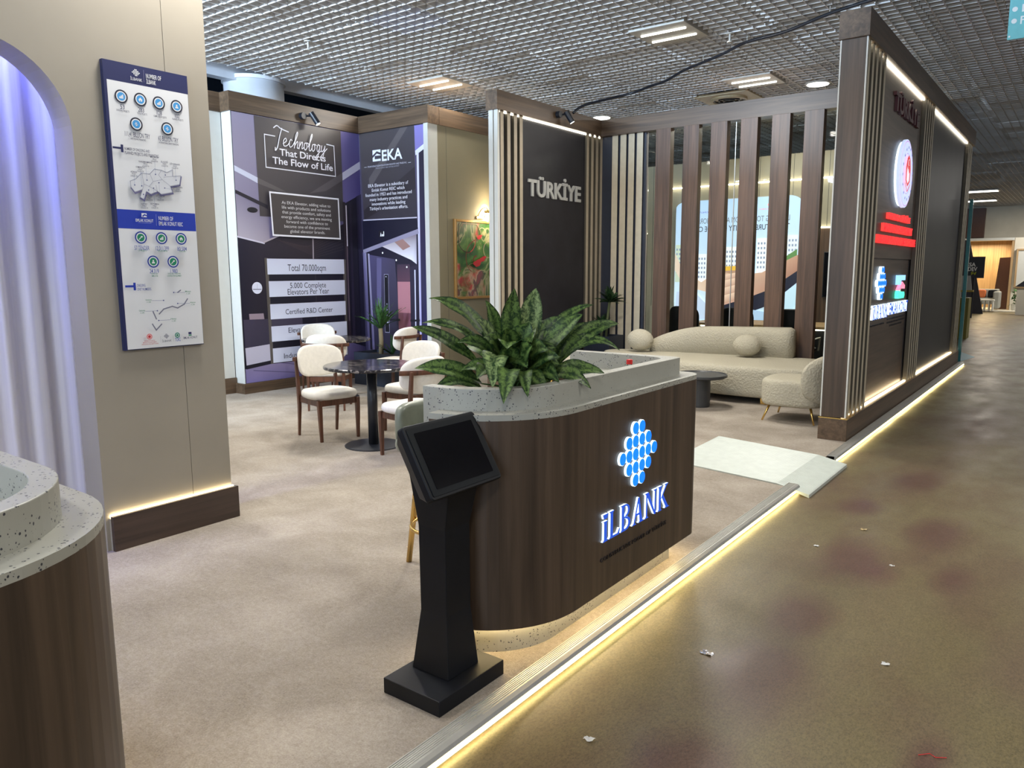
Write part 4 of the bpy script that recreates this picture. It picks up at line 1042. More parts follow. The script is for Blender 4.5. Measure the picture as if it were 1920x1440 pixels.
# edge beam and dark void at the hall's left side
MB().box(-9.50, -9.35, -6, 41, HC-.06, HC+.44).build('trim_3', M_CAN, kind='structure')
MB().box(-12.2, -12.0, -6, 41, 0, 5).build('wall_hall_left', plain('dark_glazing', (.015, .03, .06), .25), kind='structure')
MB().box(-12.0, -9.5, -6, 41, HC+.2, HC+.3).build('ceiling_side', plain('void_soffit', (.02, .035, .06), .6), kind='structure')

co = thing('column', 'thick round white column rising behind the elevator murals to the ceiling', 'column', (-9.5, 6.72, 0))
MB().lathe((-9.5, 6.72, 0), [(.40, 0), (.40, HC+.02)], 48).build('shaft', M_CAN, co, smooth=True)
MB().lathe((-9.5, 6.72, HC-.03), [(.40, 0), (.425, .0), (.425, .05), (.40, .05)], 48).build('collar', M_CAN, co)


def panel_light(x, y, label):
    r = thing('ceiling_light', label, 'light', (x, y, HC), 0, 'square two tube ceiling lights'); q = PAN/2-.01
    b = MB(); b.box(x-q, x+q, y-q, y+q, HC-.016, HC+.085); b.build('housing', M_FIX, r, bevel=.004)
    for k in (-1, 1):
        b = MB(); b.tube([(x-q*.80, y+k*q*.42, HC-.02), (x+q*.80, y+k*q*.42, HC-.02)], .014, 8); b.build('tube', L_TUBE, r, smooth=True)


panel_light(X0, Y0, 'square two tube ceiling light nearest the black cable, largest in view')
panel_light(-7.51, 8.37, 'square two tube ceiling light above the elevator murals')
panel_light(X0, Y0+4*PAN, 'square two tube ceiling light next to the round air vent')
for (x, y, l) in ((-3.3, 30.3, 'farther hall strip light beyond the sign wall, upper one'), (-3.7, 34.5, 'farther hall strip light beyond the sign wall, lower one')):
    r = thing('ceiling_light', l, 'light', (x, y, HC), 0); MB().box(x-.35, x+.7, y-.3, y+.3, HC-.05, HC-.02).build('housing', M_FIX, r); MB().box(x-.30, x+.65, y-.25, y+.25, HC-.06, HC-.05).build('diffuser', L_TUBE, r)
for (x, y, l) in ((-6.93, 11.83, 'round downlight above the corner of the name panel'), (-3.3, 11.63, 'round downlight beside the sign wall header')):
    r = thing('downlight', l, 'light', (x, y, HC), 0, 'round downlights'); MB().lathe((x, y, HC), [(.001, -.012), (.165, -.012), (.18, 0), (.18, .05)], 28).build('rim', M_FIX, r)
    MB().lathe((x, y, HC), [(.001, -.018), (.145, -.018), (.145, -.012), (.001, -.012)], 28).build('lens', L_DOWN, r)
M_TAN = plain('vent_tan', (.42, .34, .20), .5)
ve = thing('air_vent', 'square tan ceiling panel with a round dark air vent', 'vent', (X0-PAN, Y0+5*PAN, HC)); vx, vy = X0-PAN, Y0+5*PAN+.15
MB().box(vx-.42, vx+.42, vy-.36, vy+.36, HC-.01, HC+.02).build('panel', M_TAN, ve)
MB().lathe((vx, vy, HC-.01), [(.27, 0), (.27, -.03), (.24, -.04), (.24, -.01)], 32).build('ring', M_TAN, ve)
for k, rr in enumerate((.20, .13, .06)): MB().lathe((vx, vy, HC-.012), [(rr+.03, -.004), (rr+.03, -.03-.006*k), (rr+.015, -.03-.006*k), (rr+.015, -.004)], 28).build('cone', M_BLACK2, ve)
MB().lathe((vx, vy, HC-.012), [(.001, 0), (.24, 0), (.24, -.004), (.001, -.004)], 28).build('throat', M_NAVY, ve)
for (x, y, l) in ((-3.42, 8.62, 'pale ceiling sensor beside the largest square ceiling light'), (-7.35, 5.95, 'small white sprinkler head below the ceiling near the column')):
    r = thing('sprinkler', l, 'sprinkler', (x, y, HC)); MB().lathe((x, y, HC-.10), [(.001, 0), (.03, 0), (.03, .012), (.012, .02), (.012, .1)], 14).build('head', M_FIX, r); MB().lathe((x, y, HC-.012), [(.012, 0), (.045, 0), (.045, .012)], 16).build('plate', M_FIX, r)

# black cable looping under the ceiling
ca = thing('cable', 'black cable tied up under the ceiling from the name panel to the sign wall', 'cable', (-4, 9, 4.1))
kp = [(-6.03, 9.50, 3.80), (-5.93, 9.68, 3.93), (-5.5, 10.15, 4.10), (-5.05, 9.98, 4.12), (-4.75, 9.78, 4.10), (-4.4, 9.55, 4.13), (-4.0, 9.25, 4.11), (-3.65, 9.03, 4.11), (-3.3, 8.82, 4.13), (-2.8, 8.60, 4.10), (-2.3, 8.38, 4.13), (-1.7, 8.15, 4.13), (-1.0, 7.9, 4.13)]
MB().tube(catmull(kp), .018, 8).build('cable_run', M_BLACK2, ca, smooth=True)
for p in kp[2::2]: MB().tube([(p[0], p[1], p[2]-.02), (p[0]+.004, p[1], HC+.02)], .004, 6).build('cable_tie', M_FIX, ca)


def spotlight(x, y, z, ax, label):
    r = thing('spotlight', label, 'light', (x, y, z), 0, 'black spotlights on the headers')
    MB().tube([(x-.03*ax[0], y-.03*ax[1], z), (x+.03*ax[0], y+.03*ax[1], z)], .045, 20).build('mount', M_BLACK2, r)
    a = Vector((x+.05*ax[0]-.02*ax[1], y+.05*ax[1]+.10*ax[0], z+.05)); d_ = Vector((ax[0]*.35+.25*ax[1]*0, ax[1]*.35+.35, -.8)).normalized()
    MB().tube([a, a+d_*.17], .038, 20).build('barrel', M_BLACK2, r)
    MB().tube([a+d_*.171, a+d_*.176], .030, 20).build('lamp', L_DOWN, r)
    MB().tube([(x, y, z), a+d_*.05], .012, 8).build('stem', M_BLACK2, r)


spotlight(-8.76, 6.95, 3.70, (1, 0), 'black spotlight on the wooden header above the Technology mural')
spotlight(-6.07, 9.2, 3.74, (1, 0), 'black spotlight on the wooden header above the grey name letters')

# hanging banner at the right edge
hb = thing('hanging_banner', 'turquoise banner hanging from the ceiling over the aisle', 'banner', (-.3, 8.0, 3.6))
MB().box(-.73, .6, 8.0, 8.012, 3.52, 4.16).build('banner_sheet', plain('banner_teal', (.16, .50, .54), .6), hb)
P = Print(PYm(8.0))
for z in (3.76, 3.665): P.disc(-.69, z, .02, (235, 240, 240))
P.rect(-.640, -.625, 3.73, 3.79, (235, 240, 240)); P.text('F', -.645, -.612, 3.635, 3.695, (235, 240, 240), .02); P.disc(-.715, 3.545, .008, (235, 240, 240))
P.build('printed_sheet', INK, hb, kind='stuff')
for x in (-.7, .55): MB().tube([(x, 8.006, 4.16), (x, 8.006, HC+.05)], .004, 6).build('hanger', M_ALU, hb)

# ------------------------------------------------------------------ reception counters
def counter(name, label, XF, YA, YB, R, xl, far, flip=1, a0=-90):
    """front faces +X; rounded end at YA (towards -Y if flip=1), other end at YB"""
    r = thing(name, label, 'counter', (XF-.5, (YA+YB)/2, 0))
    rs = .10
    def plan(off, rr0, rr1, xl0, xl1, a0=-90):
        # outer outline offset inwards by off, from left end of the rounded arm round the front to the far arm
        xf = XF-off; ya = YA+off*flip; yb = YB-off*flip
        R1 = R-off if R > off else .02; R2 = rr1-off if rr1 > off else .03
        pts = [(xl0, ya)] if a0 == -90 else []
        cx, cy = xf-R1, ya+R1*flip
        pts += [(cx+R1*math.cos(math.radians(a)), cy+flip*R1*math.sin(math.radians(a))) for a in range(a0, 1, 6)]
        cx, cy = xf-R2, yb-R2*flip
        pts += [(cx+R2*math.cos(math.radians(a)), cy+flip*R2*math.sin(math.radians(a))) for a in range(0, 91, 9)]
        pts.append((xl1, yb)); return pts
    def slab(pts, z0, z1, nm, mat, **k): MB().prism(pts, z0, z1).build(nm, mat, r, **k)
    def band(o_pts, i_pts, z0, z1, nm, mat, **k):
        b = MB(); n = len(o_pts)
        rr = [[(x, y, z0) for x, y in o_pts], [(x, y, z1) for x, y in o_pts], [(x, y, z1) for x, y in i_pts], [(x, y, z0) for x, y in i_pts]]
        v_ = [p for q in rr for p in q]; f = []
        for k2 in range(4):
            for i in range(n-1):
                a = k2*n; c = ((k2+1) % 4)*n; f.append((a+i, a+i+1, c+i+1, c+i))
        f.append((0, n, 2*n, 3*n)); f.append((n-1, 4*n-1, 3*n-1, 2*n-1))
        b.add(v_, f); b.build(nm, mat, r, **k)
    band(plan(.11, 0, rs, xl, far), plan(.16, 0, rs, xl, far), 0, .158, 'kick_base', TERR)
    band(plan(0, 0, rs, xl+.03, far, a0), plan(.05, 0, rs, xl+.03, far, a0), .15, 1.018, 'wood_front', W_COUNTER)
    band(plan(.0, 0, rs, xl+.03, far, a0), plan(.30, 0, rs+.2, xl+.03, far, a0), 1.018, 1.042, 'ledge', TERR)
    band(plan(.085, 0, rs+.02, xl, far), plan(.145, 0, rs+.15, xl, far), .16, 1.132, 'upstand', TERR, bevel=.003)
    band(plan(.16, 0, rs+.1, xl, far), plan(.46, 0, rs+.32, xl, far), .90, .94, 'worktop', TERR)
    band(plan(.075, 0, rs, xl+.05, far, a0), plan(.085, 0, rs, xl+.05, far, a0), .138, .149, 'led_strip', L_KICK)
    return r


c1 = counter('reception_counter', 'walnut reception counter with terrazzo top, potted plant and lit blue logo', -1.65, 2.19, 3.94, .46, -2.17, -2.42, 1, -84)
c2 = counter('reception_counter', 'walnut and terrazzo counter with rounded end below the curtained arch', -1.57, .855, -1.6, .44, -2.9, -2.9, -1)
# lit logo on the counter front
l3 = thing('logo_sign', 'large lit blue İLBANK logo of round cells on the walnut counter front', 'sign', (-1.65, 3.18, .6))
dots_sign(l3, [(.8685, (3.149, 3.213)), (.806, (3.087, 3.150, 3.215, 3.280)), (.743, (3.027, 3.089, 3.152, 3.216, 3.280, 3.344)), (.679, (3.091, 3.154, 3.218, 3.283)), (.6165, (3.156, 3.221))], .0310, -1.65, .011)
serif_sign(l3, 'İLBANK', 2.855, 3.525, .395, .522, -1.65, .012, [L_BLUE2, L_HALO])
vs, fs, nz = glyphs('CONSTRUCTIVE POWER OF TÜRKİYE', 0, .1); b = MB(); b.v = fit(vs, 2.851, 3.52, .300, .326, PX(-1.65), 0, .004); b.f = fs; b.m = [0]*len(fs); b.build('lettering', M_SUB, l3, kind='stuff')

# water bottle behind the upstand
bo = thing('water_bottle', 'clear water bottle with a red cap behind the counter upstand', 'bottle', (-1.93, 3.62, .942))
MB().lathe((-1.93, 3.62, .942), [(.001, 0), (.03, 0), (.032, .01), (.032, .10), (.028, .12), (.014, .15), (.0125, .165)], 20).build('body', CLEAR, bo, smooth=True)
MB().lathe((-1.93, 3.62, .942), [(.001, .162), (.0165, .162), (.0165, .186), (.001, .188)], 18).build('cap', M_RED, bo)

# ------------------------------------------------------------------ leafy plants
def leaf_mesh(b, base, tip, width, arch, roll=0, n=9, fold=.25, bend=0, hint=None):
    base, tip = Vector(base), Vector(tip); d_ = tip-base; L = d_.length
    up = Vector((0, 0, 1)); side = d_.cross(hint or up)
    if side.length < 1e-4: side = Vector((1, 0, 0))
    side.normalize(); side = Matrix.Rotation(roll, 3, d_.normalized()) @ side
    nrm = side.cross(d_).normalized()
    ctrl = base+d_*.5+up*arch*L+side*bend*L
    rows = []
    for i in range(n+1):
        t = i/n; p = base*(1-t)**2+ctrl*2*t*(1-t)+tip*t*t
        w = width*.5*(math.sin(PI*t**.80))**.75 if 0 < t < 1 else .0006
        wv = .014*math.sin(t*15+roll*5)*L
        rows.append([p-side*w+nrm*(w*fold+wv), p-side*w*.5+nrm*(w*fold*.8+wv*.5), p, p+side*w*.5+nrm*(w*fold*.8-wv*.3), p+side*w+nrm*(w*fold-wv*.6)])
    v_ = [q for r_ in rows for q in r_]; f = []
    for i in range(n):
        for k in range(4): f.append((i*5+k, i*5+k+1, (i+1)*5+k+1, (i+1)*5+k))
    b.add(v_, f)


def plant_leaf(parent, root, base, tip, width, arch, roll, mat, stem=True, name='leaf'):
    b = MB(); leaf_mesh(b, base, tip, width*1.12, arch+.13, roll*.4, 12, .20, ((width*977+base[1]*31) % 1-.5)*.34, Vector((.45, -.55, .62))); o = b.build(name, mat, parent, smooth=True)
    at = o.data.attributes.new('blade', 'FLOAT', 'POINT'); at.data.foreach_set('value', [(0, 1, .12, 1, 0)[i % 5] for i in range(len(o.data.vertices))])
    if stem:
        bb_, rr = Vector(base), Vector(root); mid = (rr+bb_)/2+Vector((0, 0, .02))
        MB().tube([rr, mid, bb_, bb_+(Vector(tip)-bb_)*.06], [.006, .005, .0035, .002], 6).build('petiole', M_STEM, o)
    return o


pl = thing('potted_plant', 'variegated broad leaved plant in a pot on the walnut reception counter', 'plant', (-1.99, 2.66, .94))
MB().lathe((-1.99, 2.66, .94), [(.001, 0), (.085, 0), (.11, .12), (.115, .12), (.115, .135), (.095, .135), (.09, .11), (.001, .11)], 28).build('pot', M_BLACK2, pl, smooth=False)
MB().lathe((-1.99, 2.66, 1.045), [(.001, 0), (.095, 0), (.09, .012), (.001, .016)], 20).build('soil', M_SOIL, pl)
rt_ = (-1.99, 2.66, 1.05)
# (base of blade, tip, width, arch, roll)
LV = [((-2.07, 2.63, 1.27), (-2.26, 2.42, 1.485), .075, .10, .5), ((-2.08, 2.60, 1.25), (-2.22, 2.33, 1.385), .05, .16, .3), ((-2.10, 2.56, 1.20), (-2.25, 2.30, 1.37), .055, .18, -.4),
      ((-2.05, 2.52, 1.12), (-2.21, 2.27, 1.20), .085, .16, .2), ((-2.04, 2.52, 1.09), (-2.17, 2.33, 1.10), .06, .22, .1), ((-2.04, 2.62, 1.24), (-2.06, 2.56, 1.475), .062, .03, .9),
      ((-2.02, 2.60, 1.22), (-2.05, 2.48, 1.40), .085, .12, 1.2), ((-1.98, 2.65, 1.20), (-1.95, 2.62, 1.525), .085, .02, .8), ((-1.96, 2.70, 1.22), (-1.93, 2.75, 1.525), .095, .05, .6),
      ((-1.94, 2.72, 1.22), (-1.85, 2.83, 1.40), .08, .10, .5), ((-1.90, 2.73, 1.22), (-1.76, 2.86, 1.41), .075, .22, -.3), ((-1.92, 2.78, 1.20), (-1.80, 3.02, 1.445), .05, .10, .2),
      ((-1.90, 2.80, 1.16), (-1.74, 3.02, 1.35), .075, .14, .3), ((-1.86, 2.84, 1.22), (-1.70, 3.08, 1.36), .07, .12, .5), ((-1.88, 2.82, 1.17), (-1.66, 3.02, 1.245), .06, .30, .2), 
      ((-1.90, 2.76, 1.12), (-1.68, 2.92, 1.15), .075, .25, .1), ((-1.88, 2.76, 1.13), (-1.70, 2.84, 1.09), .08, .40, -.2), ((-1.93, 2.56, 1.17), (-1.79, 2.33, 1.085), .085, .32, .1),
      ((-1.90, 2.62, 1.15), (-1.755, 2.444, 1.10), .065, .36, .2), ((-1.93, 2.64, 1.14), (-1.76, 2.60, 1.05), .06, .55, 0), ((-2.0, 2.58, 1.22), (-1.90, 2.40, 1.13), .10, .45, -.2),
      ((-1.98, 2.64, 1.26), (-1.90, 2.50, 1.28), .09, .25, .2), ((-1.96, 2.68, 1.28), (-1.86, 2.62, 1.30), .09, .3, .3), ((-1.94, 2.70, 1.16), (-1.80, 2.74, 1.20), .10, .35, .2),
      ((-1.98, 2.62, 1.18), (-1.84, 2.56, 1.20), .09, .35, 0), ((-1.95, 2.74, 1.24), (-1.80, 2.80, 1.32), .09, .25, .1), ((-2.02, 2.70, 1.28), (-2.02, 2.75, 1.44), .08, .1, .4),
      ((-2.02, 2.56, 1.14), (-1.98, 2.40, 1.16), .08, .4, .3), ((-2.06, 2.70, 1.2), (-2.25, 2.80, 1.35), .07, .2, 0), ((-2.0, 2.78, 1.2), (-2.05, 3.0, 1.36), .07, .2, 0), ((-1.93, 2.68, 1.12), (-1.76, 2.68, 1.13), .09, .4, .2), ((-2.02, 2.60, 1.2), (-2.12, 2.44, 1.30), .075, .2, .4),
      ((-1.96, 2.66, 1.10), (-1.84, 2.58, 1.12), .10, .3, 0), ((-1.94, 2.70, 1.10), (-1.82, 2.70, 1.13), .10, .3, .1), ((-2.0, 2.64, 1.2), (-1.95, 2.56, 1.36), .09, .1, .6), ((-1.97, 2.66, 1.2), (-1.90, 2.66, 1.38), .10, .1, .4)]
for q_ in range(16):
    az, ln = q_*2.4, .16+.08*R0.random(); e_ = .2+.9*R0.random(); b0 = (-1.98+.05*math.cos(az), 2.66+.05*math.sin(az), 1.10+.12*R0.random())
    LV.append((b0, (b0[0]+ln*math.cos(az)*math.cos(e_), b0[1]+ln*math.sin(az)*math.cos(e_), b0[2]+ln*math.sin(e_)), .085, .25, R0.uniform(-.5, .8)))
LEAFP = blade('mottled_leaf_pale', (.015, .045, .012), (.24, .33, .12))
for i, (a, c, w, ar_, ro) in enumerate(LV):
    plant_leaf(pl, rt_, a, c, w, ar_, ro, LEAFP if i in (6, 8, 20) else LEAF)


def spiky(parent, c, n, l0, l1, w, mat, el=(20, 85), seed=1, droop=.0):
    rr = random.Random(seed)
    for i in range(n):
        az = i*2.39996; e = math.radians(rr.uniform(*el)); L = rr.uniform(l0, l1)
        tip = (c[0]+L*math.cos(e)*math.cos(az), c[1]+L*math.cos(e)*math.sin(az), c[2]+L*math.sin(e))
        b = MB(); leaf_mesh(b, c, tip, w, .12, rr.uniform(-.4, .4), 5, .3); b.build('leaf', mat, parent, smooth=True)


def planter(name, label, x0, x1, y0, y1, h, loc):
    r = thing(name, label, 'plant', loc)
    b = MB(); t = .02
    b.box(x0, x1, y0, y0+t, 0, h); b.box(x0, x1, y1-t, y1, 0, h); b.box(x0, x0+t, y0+t, y1-t, 0, h); b.box(x1-t, x1, y0+t, y1-t, 0, h); b.box(x0+t, x1-t, y0+t, y1-t, 0, .02)
    b.build('planter', M_PLANTER, r); MB().box(x0+t, x1-t, y0+t, y1-t, h-.08, h-.04).build('soil', M_SOIL, r)
    return r


yu = planter('potted_yucca', 'spiky yucca in a low navy box planter below the elevator murals', -8.35, -7.62, 7.35, 7.80, .46, (-8.0, 7.55, 0))
MB().tube([(-8.0, 7.55, .42), (-7.99, 7.55, .62), (-8.0, 7.55, .80)], [.035, .032, .03], 10).build('trunk', plain('trunk_bark', (.20, .16, .09), .9, bmp=.8), yu, smooth=True)
spiky(yu, (-8.0, 7.55, .78), 30, .28, .48, .04, LEAF_Y, (25, 88), 3)
spiky(yu, (-7.80, 7.58, .42), 16, .2, .34, .035, LEAF_D, (25, 80), 5)
dr = planter('potted_dracaena', 'dark two tier dracaena in a tall navy box planter before the pale slats', -6.10, -5.66, 9.96, 10.40, .62, (-5.88, 10.18, 0))
MB().tube([(-5.84, 10.18, .55), (-5.82, 10.18, .85), (-5.77, 10.16, 1.16)], [.022, .02, .018], 10).build('trunk', plain('trunk_green', (.10, .12, .05), .8), dr, smooth=True)
spiky(dr, (-5.77, 10.16, 1.12), 56, .16, .29, .055, LEAF_D, (-5, 80), 8)
MB().tube([(-5.90, 10.14, .55), (-5.88, 10.14, .76)], .02, 10).build('trunk', plain('trunk_green_low', (.09, .11, .05), .8), dr, smooth=True)
spiky(dr, (-5.88, 10.14, .74), 60, .15, .25, .055, LEAF_D, (-5, 80), 12)

# ------------------------------------------------------------------ kiosk
kk = thing('touchscreen_kiosk', 'black touchscreen kiosk on a square foot in front of the counter', 'kiosk', (-1.89, 2.07, 0))
MB().box(-2.033, -1.745, 1.880, 2.262, 0, .062).build('base', M_BLACK, kk, bevel=.003)
secs = [(.062, -2.000, -1.812, 2.005, 2.185), (.30, -1.972, -1.838, 2.030, 2.172), (.64, -1.975, -1.838, 2.030, 2.172), (.83, -1.995, -1.795, 2.010, 2.186), (.90, -2.01, -1.83, 2.005, 2.19)]
b = MB(); b.rings([[(x0, y0, z), (x1, y0, z), (x1, y1, z), (x0, y1, z)] for z, x0, x1, y0, y1 in secs]); b.build('column', M_BLACK, kk, bevel=.003)
# tilted head: local frame u along Y, v up the slope, w out of the screen
pb, ptp = Vector((-1.750, 2.07, .812)), Vector((-1.893, 2.07, 1.057)); vv = (ptp-pb).normalized(); uu = Vector((0, 1, 0)); ww = uu.cross(vv)
HL = (ptp-pb).length; HW = .198
def kmap(u, v, w): return tuple(pb+uu*u+vv*v+ww*w)
def kprism(pts0, w0, w1, pts1=None):
    b = MB(); b.rings([[kmap(u, v, w0) for u, v in pts0], [kmap(u, v, w1) for u, v in (pts1 or pts0)]]); return b
rr0 = rrect(-HW, HW, 0, HL, .014, 4)
kprism(rrect(-HW+.03, HW-.03, .03, HL-.03, .01, 4), -.085, -.03, rr0).build('housing', M_BLACK, kk)
b = MB(); b.rings([[kmap(u, v, w) for u, v in o] for w, o in ((-.03, rr0), (-.004, rr0), (.0, rrect(-HW+.003, HW-.003, .003, HL-.003, .014, 4)))]); b.build('bezel', M_BLACK, kk)
kprism(rrect(-HW+.012, HW-.012, .012, HL-.012, .006, 3), 0, .003).build('front_plate', plain('kiosk_plate', (.004, .006, .009), .6, spec=.25), kk)
kprism(rrect(-.158, .158, .034, HL-.034, .004, 3), .003, .0045).build('screen', M_SCREEN, kk)

# ------------------------------------------------------------------ chairs and tables
def dining_chair():
    r = thing('dining_chair', 'x', 'chair', (0, 0, 0), .0001)
    o = [(x*1.0+.0, y) for x, y in sellipse(.235, .245, 3.4)]
    o = [(x, y*(1-.10*(x < 0)*min(1, -x/.23))) for x, y in o]
    MB().pad(o, .075, .034, lambda u, v, w: (u, v, .395+w), .012).build('seat', M_CREAM, r, smooth=True)
    def bmap(u, v, w):
        k = (u/.24)**2; return (-.255+.085*k+w+.10*0-(v*.16), u*(1-.03*k), .735+v)
    MB().pad(sellipse(.245, .155, 3.0, 40), .062, .03, bmap, .010).build('backrest', M_CREAM, r, smooth=True)
    rail = [(-.282+.115*(i/8)**2*1.0, .268*i/8, .765) for i in range(-8, 9)]
    b = MB(); rs = []
    for i, p in enumerate(rail):
        a = Vector(rail[max(i-1, 0)]); c = Vector(rail[min(i+1, 16)]); d_ = (c-a).normalized(); n_ = Vector((0, 0, 1)).cross(d_)
        rs.append([Vector(p)+n_*x+Vector((0, 0, z)) for x, z in ((-.011, -.02), (.011, -.02), (.014, 0), (.011, .02), (-.011, .02), (-.014, 0))])
    b.rings(rs); b.build('rail', W_CHAIR, r, bevel=.003)
    for s in (1, -1):
        b = MB(); rs = []
        for x, y, z, q in ((.205, .195*s, 0, .013), (.20, .200*s, .30, .019), (.195, .20*s, .395, .021)):
            rs.append([(x-q, y-q, z), (x+q, y-q, z), (x+q, y+q, z), (x-q, y+q, z)])
        b.rings(rs); b.build('leg', W_CHAIR, r, bevel=.003)
        b = MB(); rs = []
        for x, y, z, q in ((-.245, .205*s, 0, .013), (-.215, .205*s, .28, .018), (-.215, .205*s, .40, .020), (-.255, .205*s, .775, .015)):
            rs.append([(x-q, y-q*.8, z), (x+q, y-q*.8, z), (x+q, y+q*.8, z), (x-q, y+q*.8, z)])
        b.rings(rs); b.build('leg', W_CHAIR, r, bevel=.003)
    b = MB()
    b.box(-.21, .20, .188, .208, .34, .395); b.box(-.21, .20, -.208, -.188, .34, .395); b.box(.185, .205, -.19, .19, .34, .395); b.box(-.225, -.205, -.19, .19, .34, .395)
    b.build('seat_frame', W_CHAIR, r)
    return r


ch0 = dining_chair(); GC = 'cream dining chairs around the marble tables'
ch0.location = (-5.84, 4.80, 0); ch0.rotation_euler = (0, 0, math.radians(-12)); ch0['group'] = GC
ch0['label'] = 'cream dining chair facing the front marble table from the mural side, fully in view'
for x, y, a, l in ((-4.62, 4.72, 172, 'cream dining chair seen from behind, between front marble table and counter'),
                   (-5.41, 5.52, -86, 'cream dining chair behind the front marble table near the painting wall'),
                   (-7.10, 5.87, 128, 'cream dining chair with its back turned, just behind the fully visible chair'),
                   (-8.28, 6.72, -22, 'cream dining chair against the fact strips, far side of the rear table'),
                   (-7.20, 7.06, 190, 'cream dining chair right of the yucca, at the rear marble table')):
    dup(ch0, (x, y, 0), math.radians(a), l, GC)


def round_table(x, y, label):
    r = thing('round_table', label, 'table', (x, y, 0), 0, 'round black marble tables')
    MB().lathe((x, y, 0), [(.001, .728), (.425, .728), (.432, .735), (.432, .75), (.425, .757), (.001, .757)], 56).build('tabletop', MARB, r)
    MB().lathe((x, y, 0), [(.046, .012), (.046, .728)], 24).build('column', M_BLACK2, r, smooth=True)
    MB().lathe((x, y, 0), [(.001, 0), (.265, 0), (.265, .008), (.255, .013), (.001, .016)], 40).build('base', M_BLACK2, r)


round_table(-5.20, 4.78, 'round black marble table in front, on a black column')
round_table(-7.62, 6.42, 'round black marble table at the rear beside the yucca planter')

# bar stool behind the counter
bs = thing('bar_stool', 'grey green bar stool with brass legs behind the counter', 'stool', (-2.62, 2.98, 0))
sx, sy = -2.66, 2.95
for (dx, dy) in ((-.24, -.05), (.20, -.20), (.22, .22), (-.20, .24)):
    MB().tube([(sx+dx, sy+dy, 0), (sx+dx*.62, sy+dy*.62, .66)], [.016, .019], 12).build('leg', M_GOLD, bs, smooth=True)
MB().tube([(sx+.19*math.cos(a), sy+.19*math.sin(a), .25) for a in [2*PI*i/32 for i in range(33)]], .010, 8, False).build('footrest', M_GOLD, bs, smooth=True)
M_STOOL = plain('stool_leatherette', (.20, .215, .17), .3, var=.25, sc=7)
MB().pad(sellipse(.22, .22, 4), .08, .035, lambda u, v, w: (sx+u, sy+v, .66+w)).build('seat', M_STOOL, bs, smooth=True)
MB().pad(sellipse(.21, .125, 5), .06, .028, lambda u, v, w: (sx-.165-w+.25*u*u*2, sy+.03+u, .785+v)).build('backrest', M_STOOL, bs, smooth=True)

# ------------------------------------------------------------------ lounge
so = thing('sofa', 'long curved cream boucle sofa in front of the walnut fins', 'sofa', (-3.9, 9.7, 0))
seat = [(-5.62, 9.72), (-5.3, 9.42), (-4.8, 9.22), (-4.3, 9.07), (-3.7, 8.95), (-3.1, 8.93), (-2.55, 9.02), (-2.25, 9.30), (-2.20, 9.80), (-2.45, 10.2), (-3.2, 10.34), (-4.2, 10.30), (-5.0, 10.17), (-5.5, 10.0)]
def closed_smooth(p, n=4):
    o = []; m_ = len(p)
    for i in range(m_):
        a, b_, c, d_ = [Vector((*p[(i+k) % m_], 0)) for k in (-1, 0, 1, 2)]
        for q in range(n):
            t = q/n; w = .5*((2*b_)+(c-a)*t+(2*a-5*b_+4*c-d_)*t*t+(3*b_-a-3*c+d_)*t**3); o.append((w.x, w.y))
    return o
MB().pad(closed_smooth(seat), .37, .07, lambda u, v, w: (u, v, .08+w), .01).build('seat', BOUC, so, smooth=True)
cl = [(-4.98, 9.98), (-4.6, 10.08), (-4.1, 10.15), (-3.6, 10.19), (-3.02, 10.20)]
b = MB(); rs = []
cs = catmull([(*p, 0) for p in cl], 6); nb = len(cs)
for i, p in enumerate(cs):
    e = min(i, nb-1-i); hh = .80+.05*i/nb; 
    hh = .45+(hh-.45)*(.42+.58*math.sin(min(1, i/11)*PI/2)) if i < 11 else hh
    th = .13 if e > 0 else .05; z0 = .40
    a = cs[max(i-1, 0)]; c = cs[min(i+1, nb-1)]; d_ = (c-a).normalized(); n_ = Vector((-d_.y, d_.x, 0))
    ring = []
    prof = [(-th, z0), (-th, hh-.10), (-th*.85, hh-.03), (-th*.4, hh), (th*.4, hh), (th*.85, hh-.03), (th, hh-.10), (th, z0)]
    if e == 0: prof = [(x*1.6, z if z == z0 else z-.03) for x, z in prof]
    for x, z in prof: ring.append(p+n_*x+Vector((0, 0, z)))
    rs.append(ring)
b.rings(rs); b.build('backrest', BOUC, so, smooth=True)
for (x, y) in ((-2.95, 9.05), (-4.9, 9.45), (-2.6, 9.9), (-4.8, 10.0)): MB().box(x-.09, x+.09, y-.03, y+.03, 0, .085).build('foot', M_GOLD, so)
for (x, y, rr, l) in ((-5.02, 9.72, .175, 'round cream boucle cushion at the left end of the sofa'), (-3.53, 9.86, .165, 'round cream boucle cushion toward the right end of the sofa')):
    r = thing('cushion', l, 'cushion', (x, y, .46), 0, 'round boucle cushions on the sofa')
    b = MB(); n = 24; b.rings([[(x+rr*1.12*math.cos(2*PI*k/n)*math.sin(a), y+rr*.8*math.sin(2*PI*k/n)*math.sin(a), .475+rr*.86-rr*.86*math.cos(a)) for k in range(n)] for a in [.02]+[PI*i/14 for i in range(1, 14)]+[PI-.02]])
    b.build('cover', BOUC, r, smooth=True)
    MB().tube([(x+(rr*1.12+.001)*math.sin(a), y, .475+rr*.86-(rr*.86+.001)*math.cos(a)) for a in [2*PI*i/40 for i in range(41)]], .003, 5, False).build('seam', BOUC, r, smooth=True)


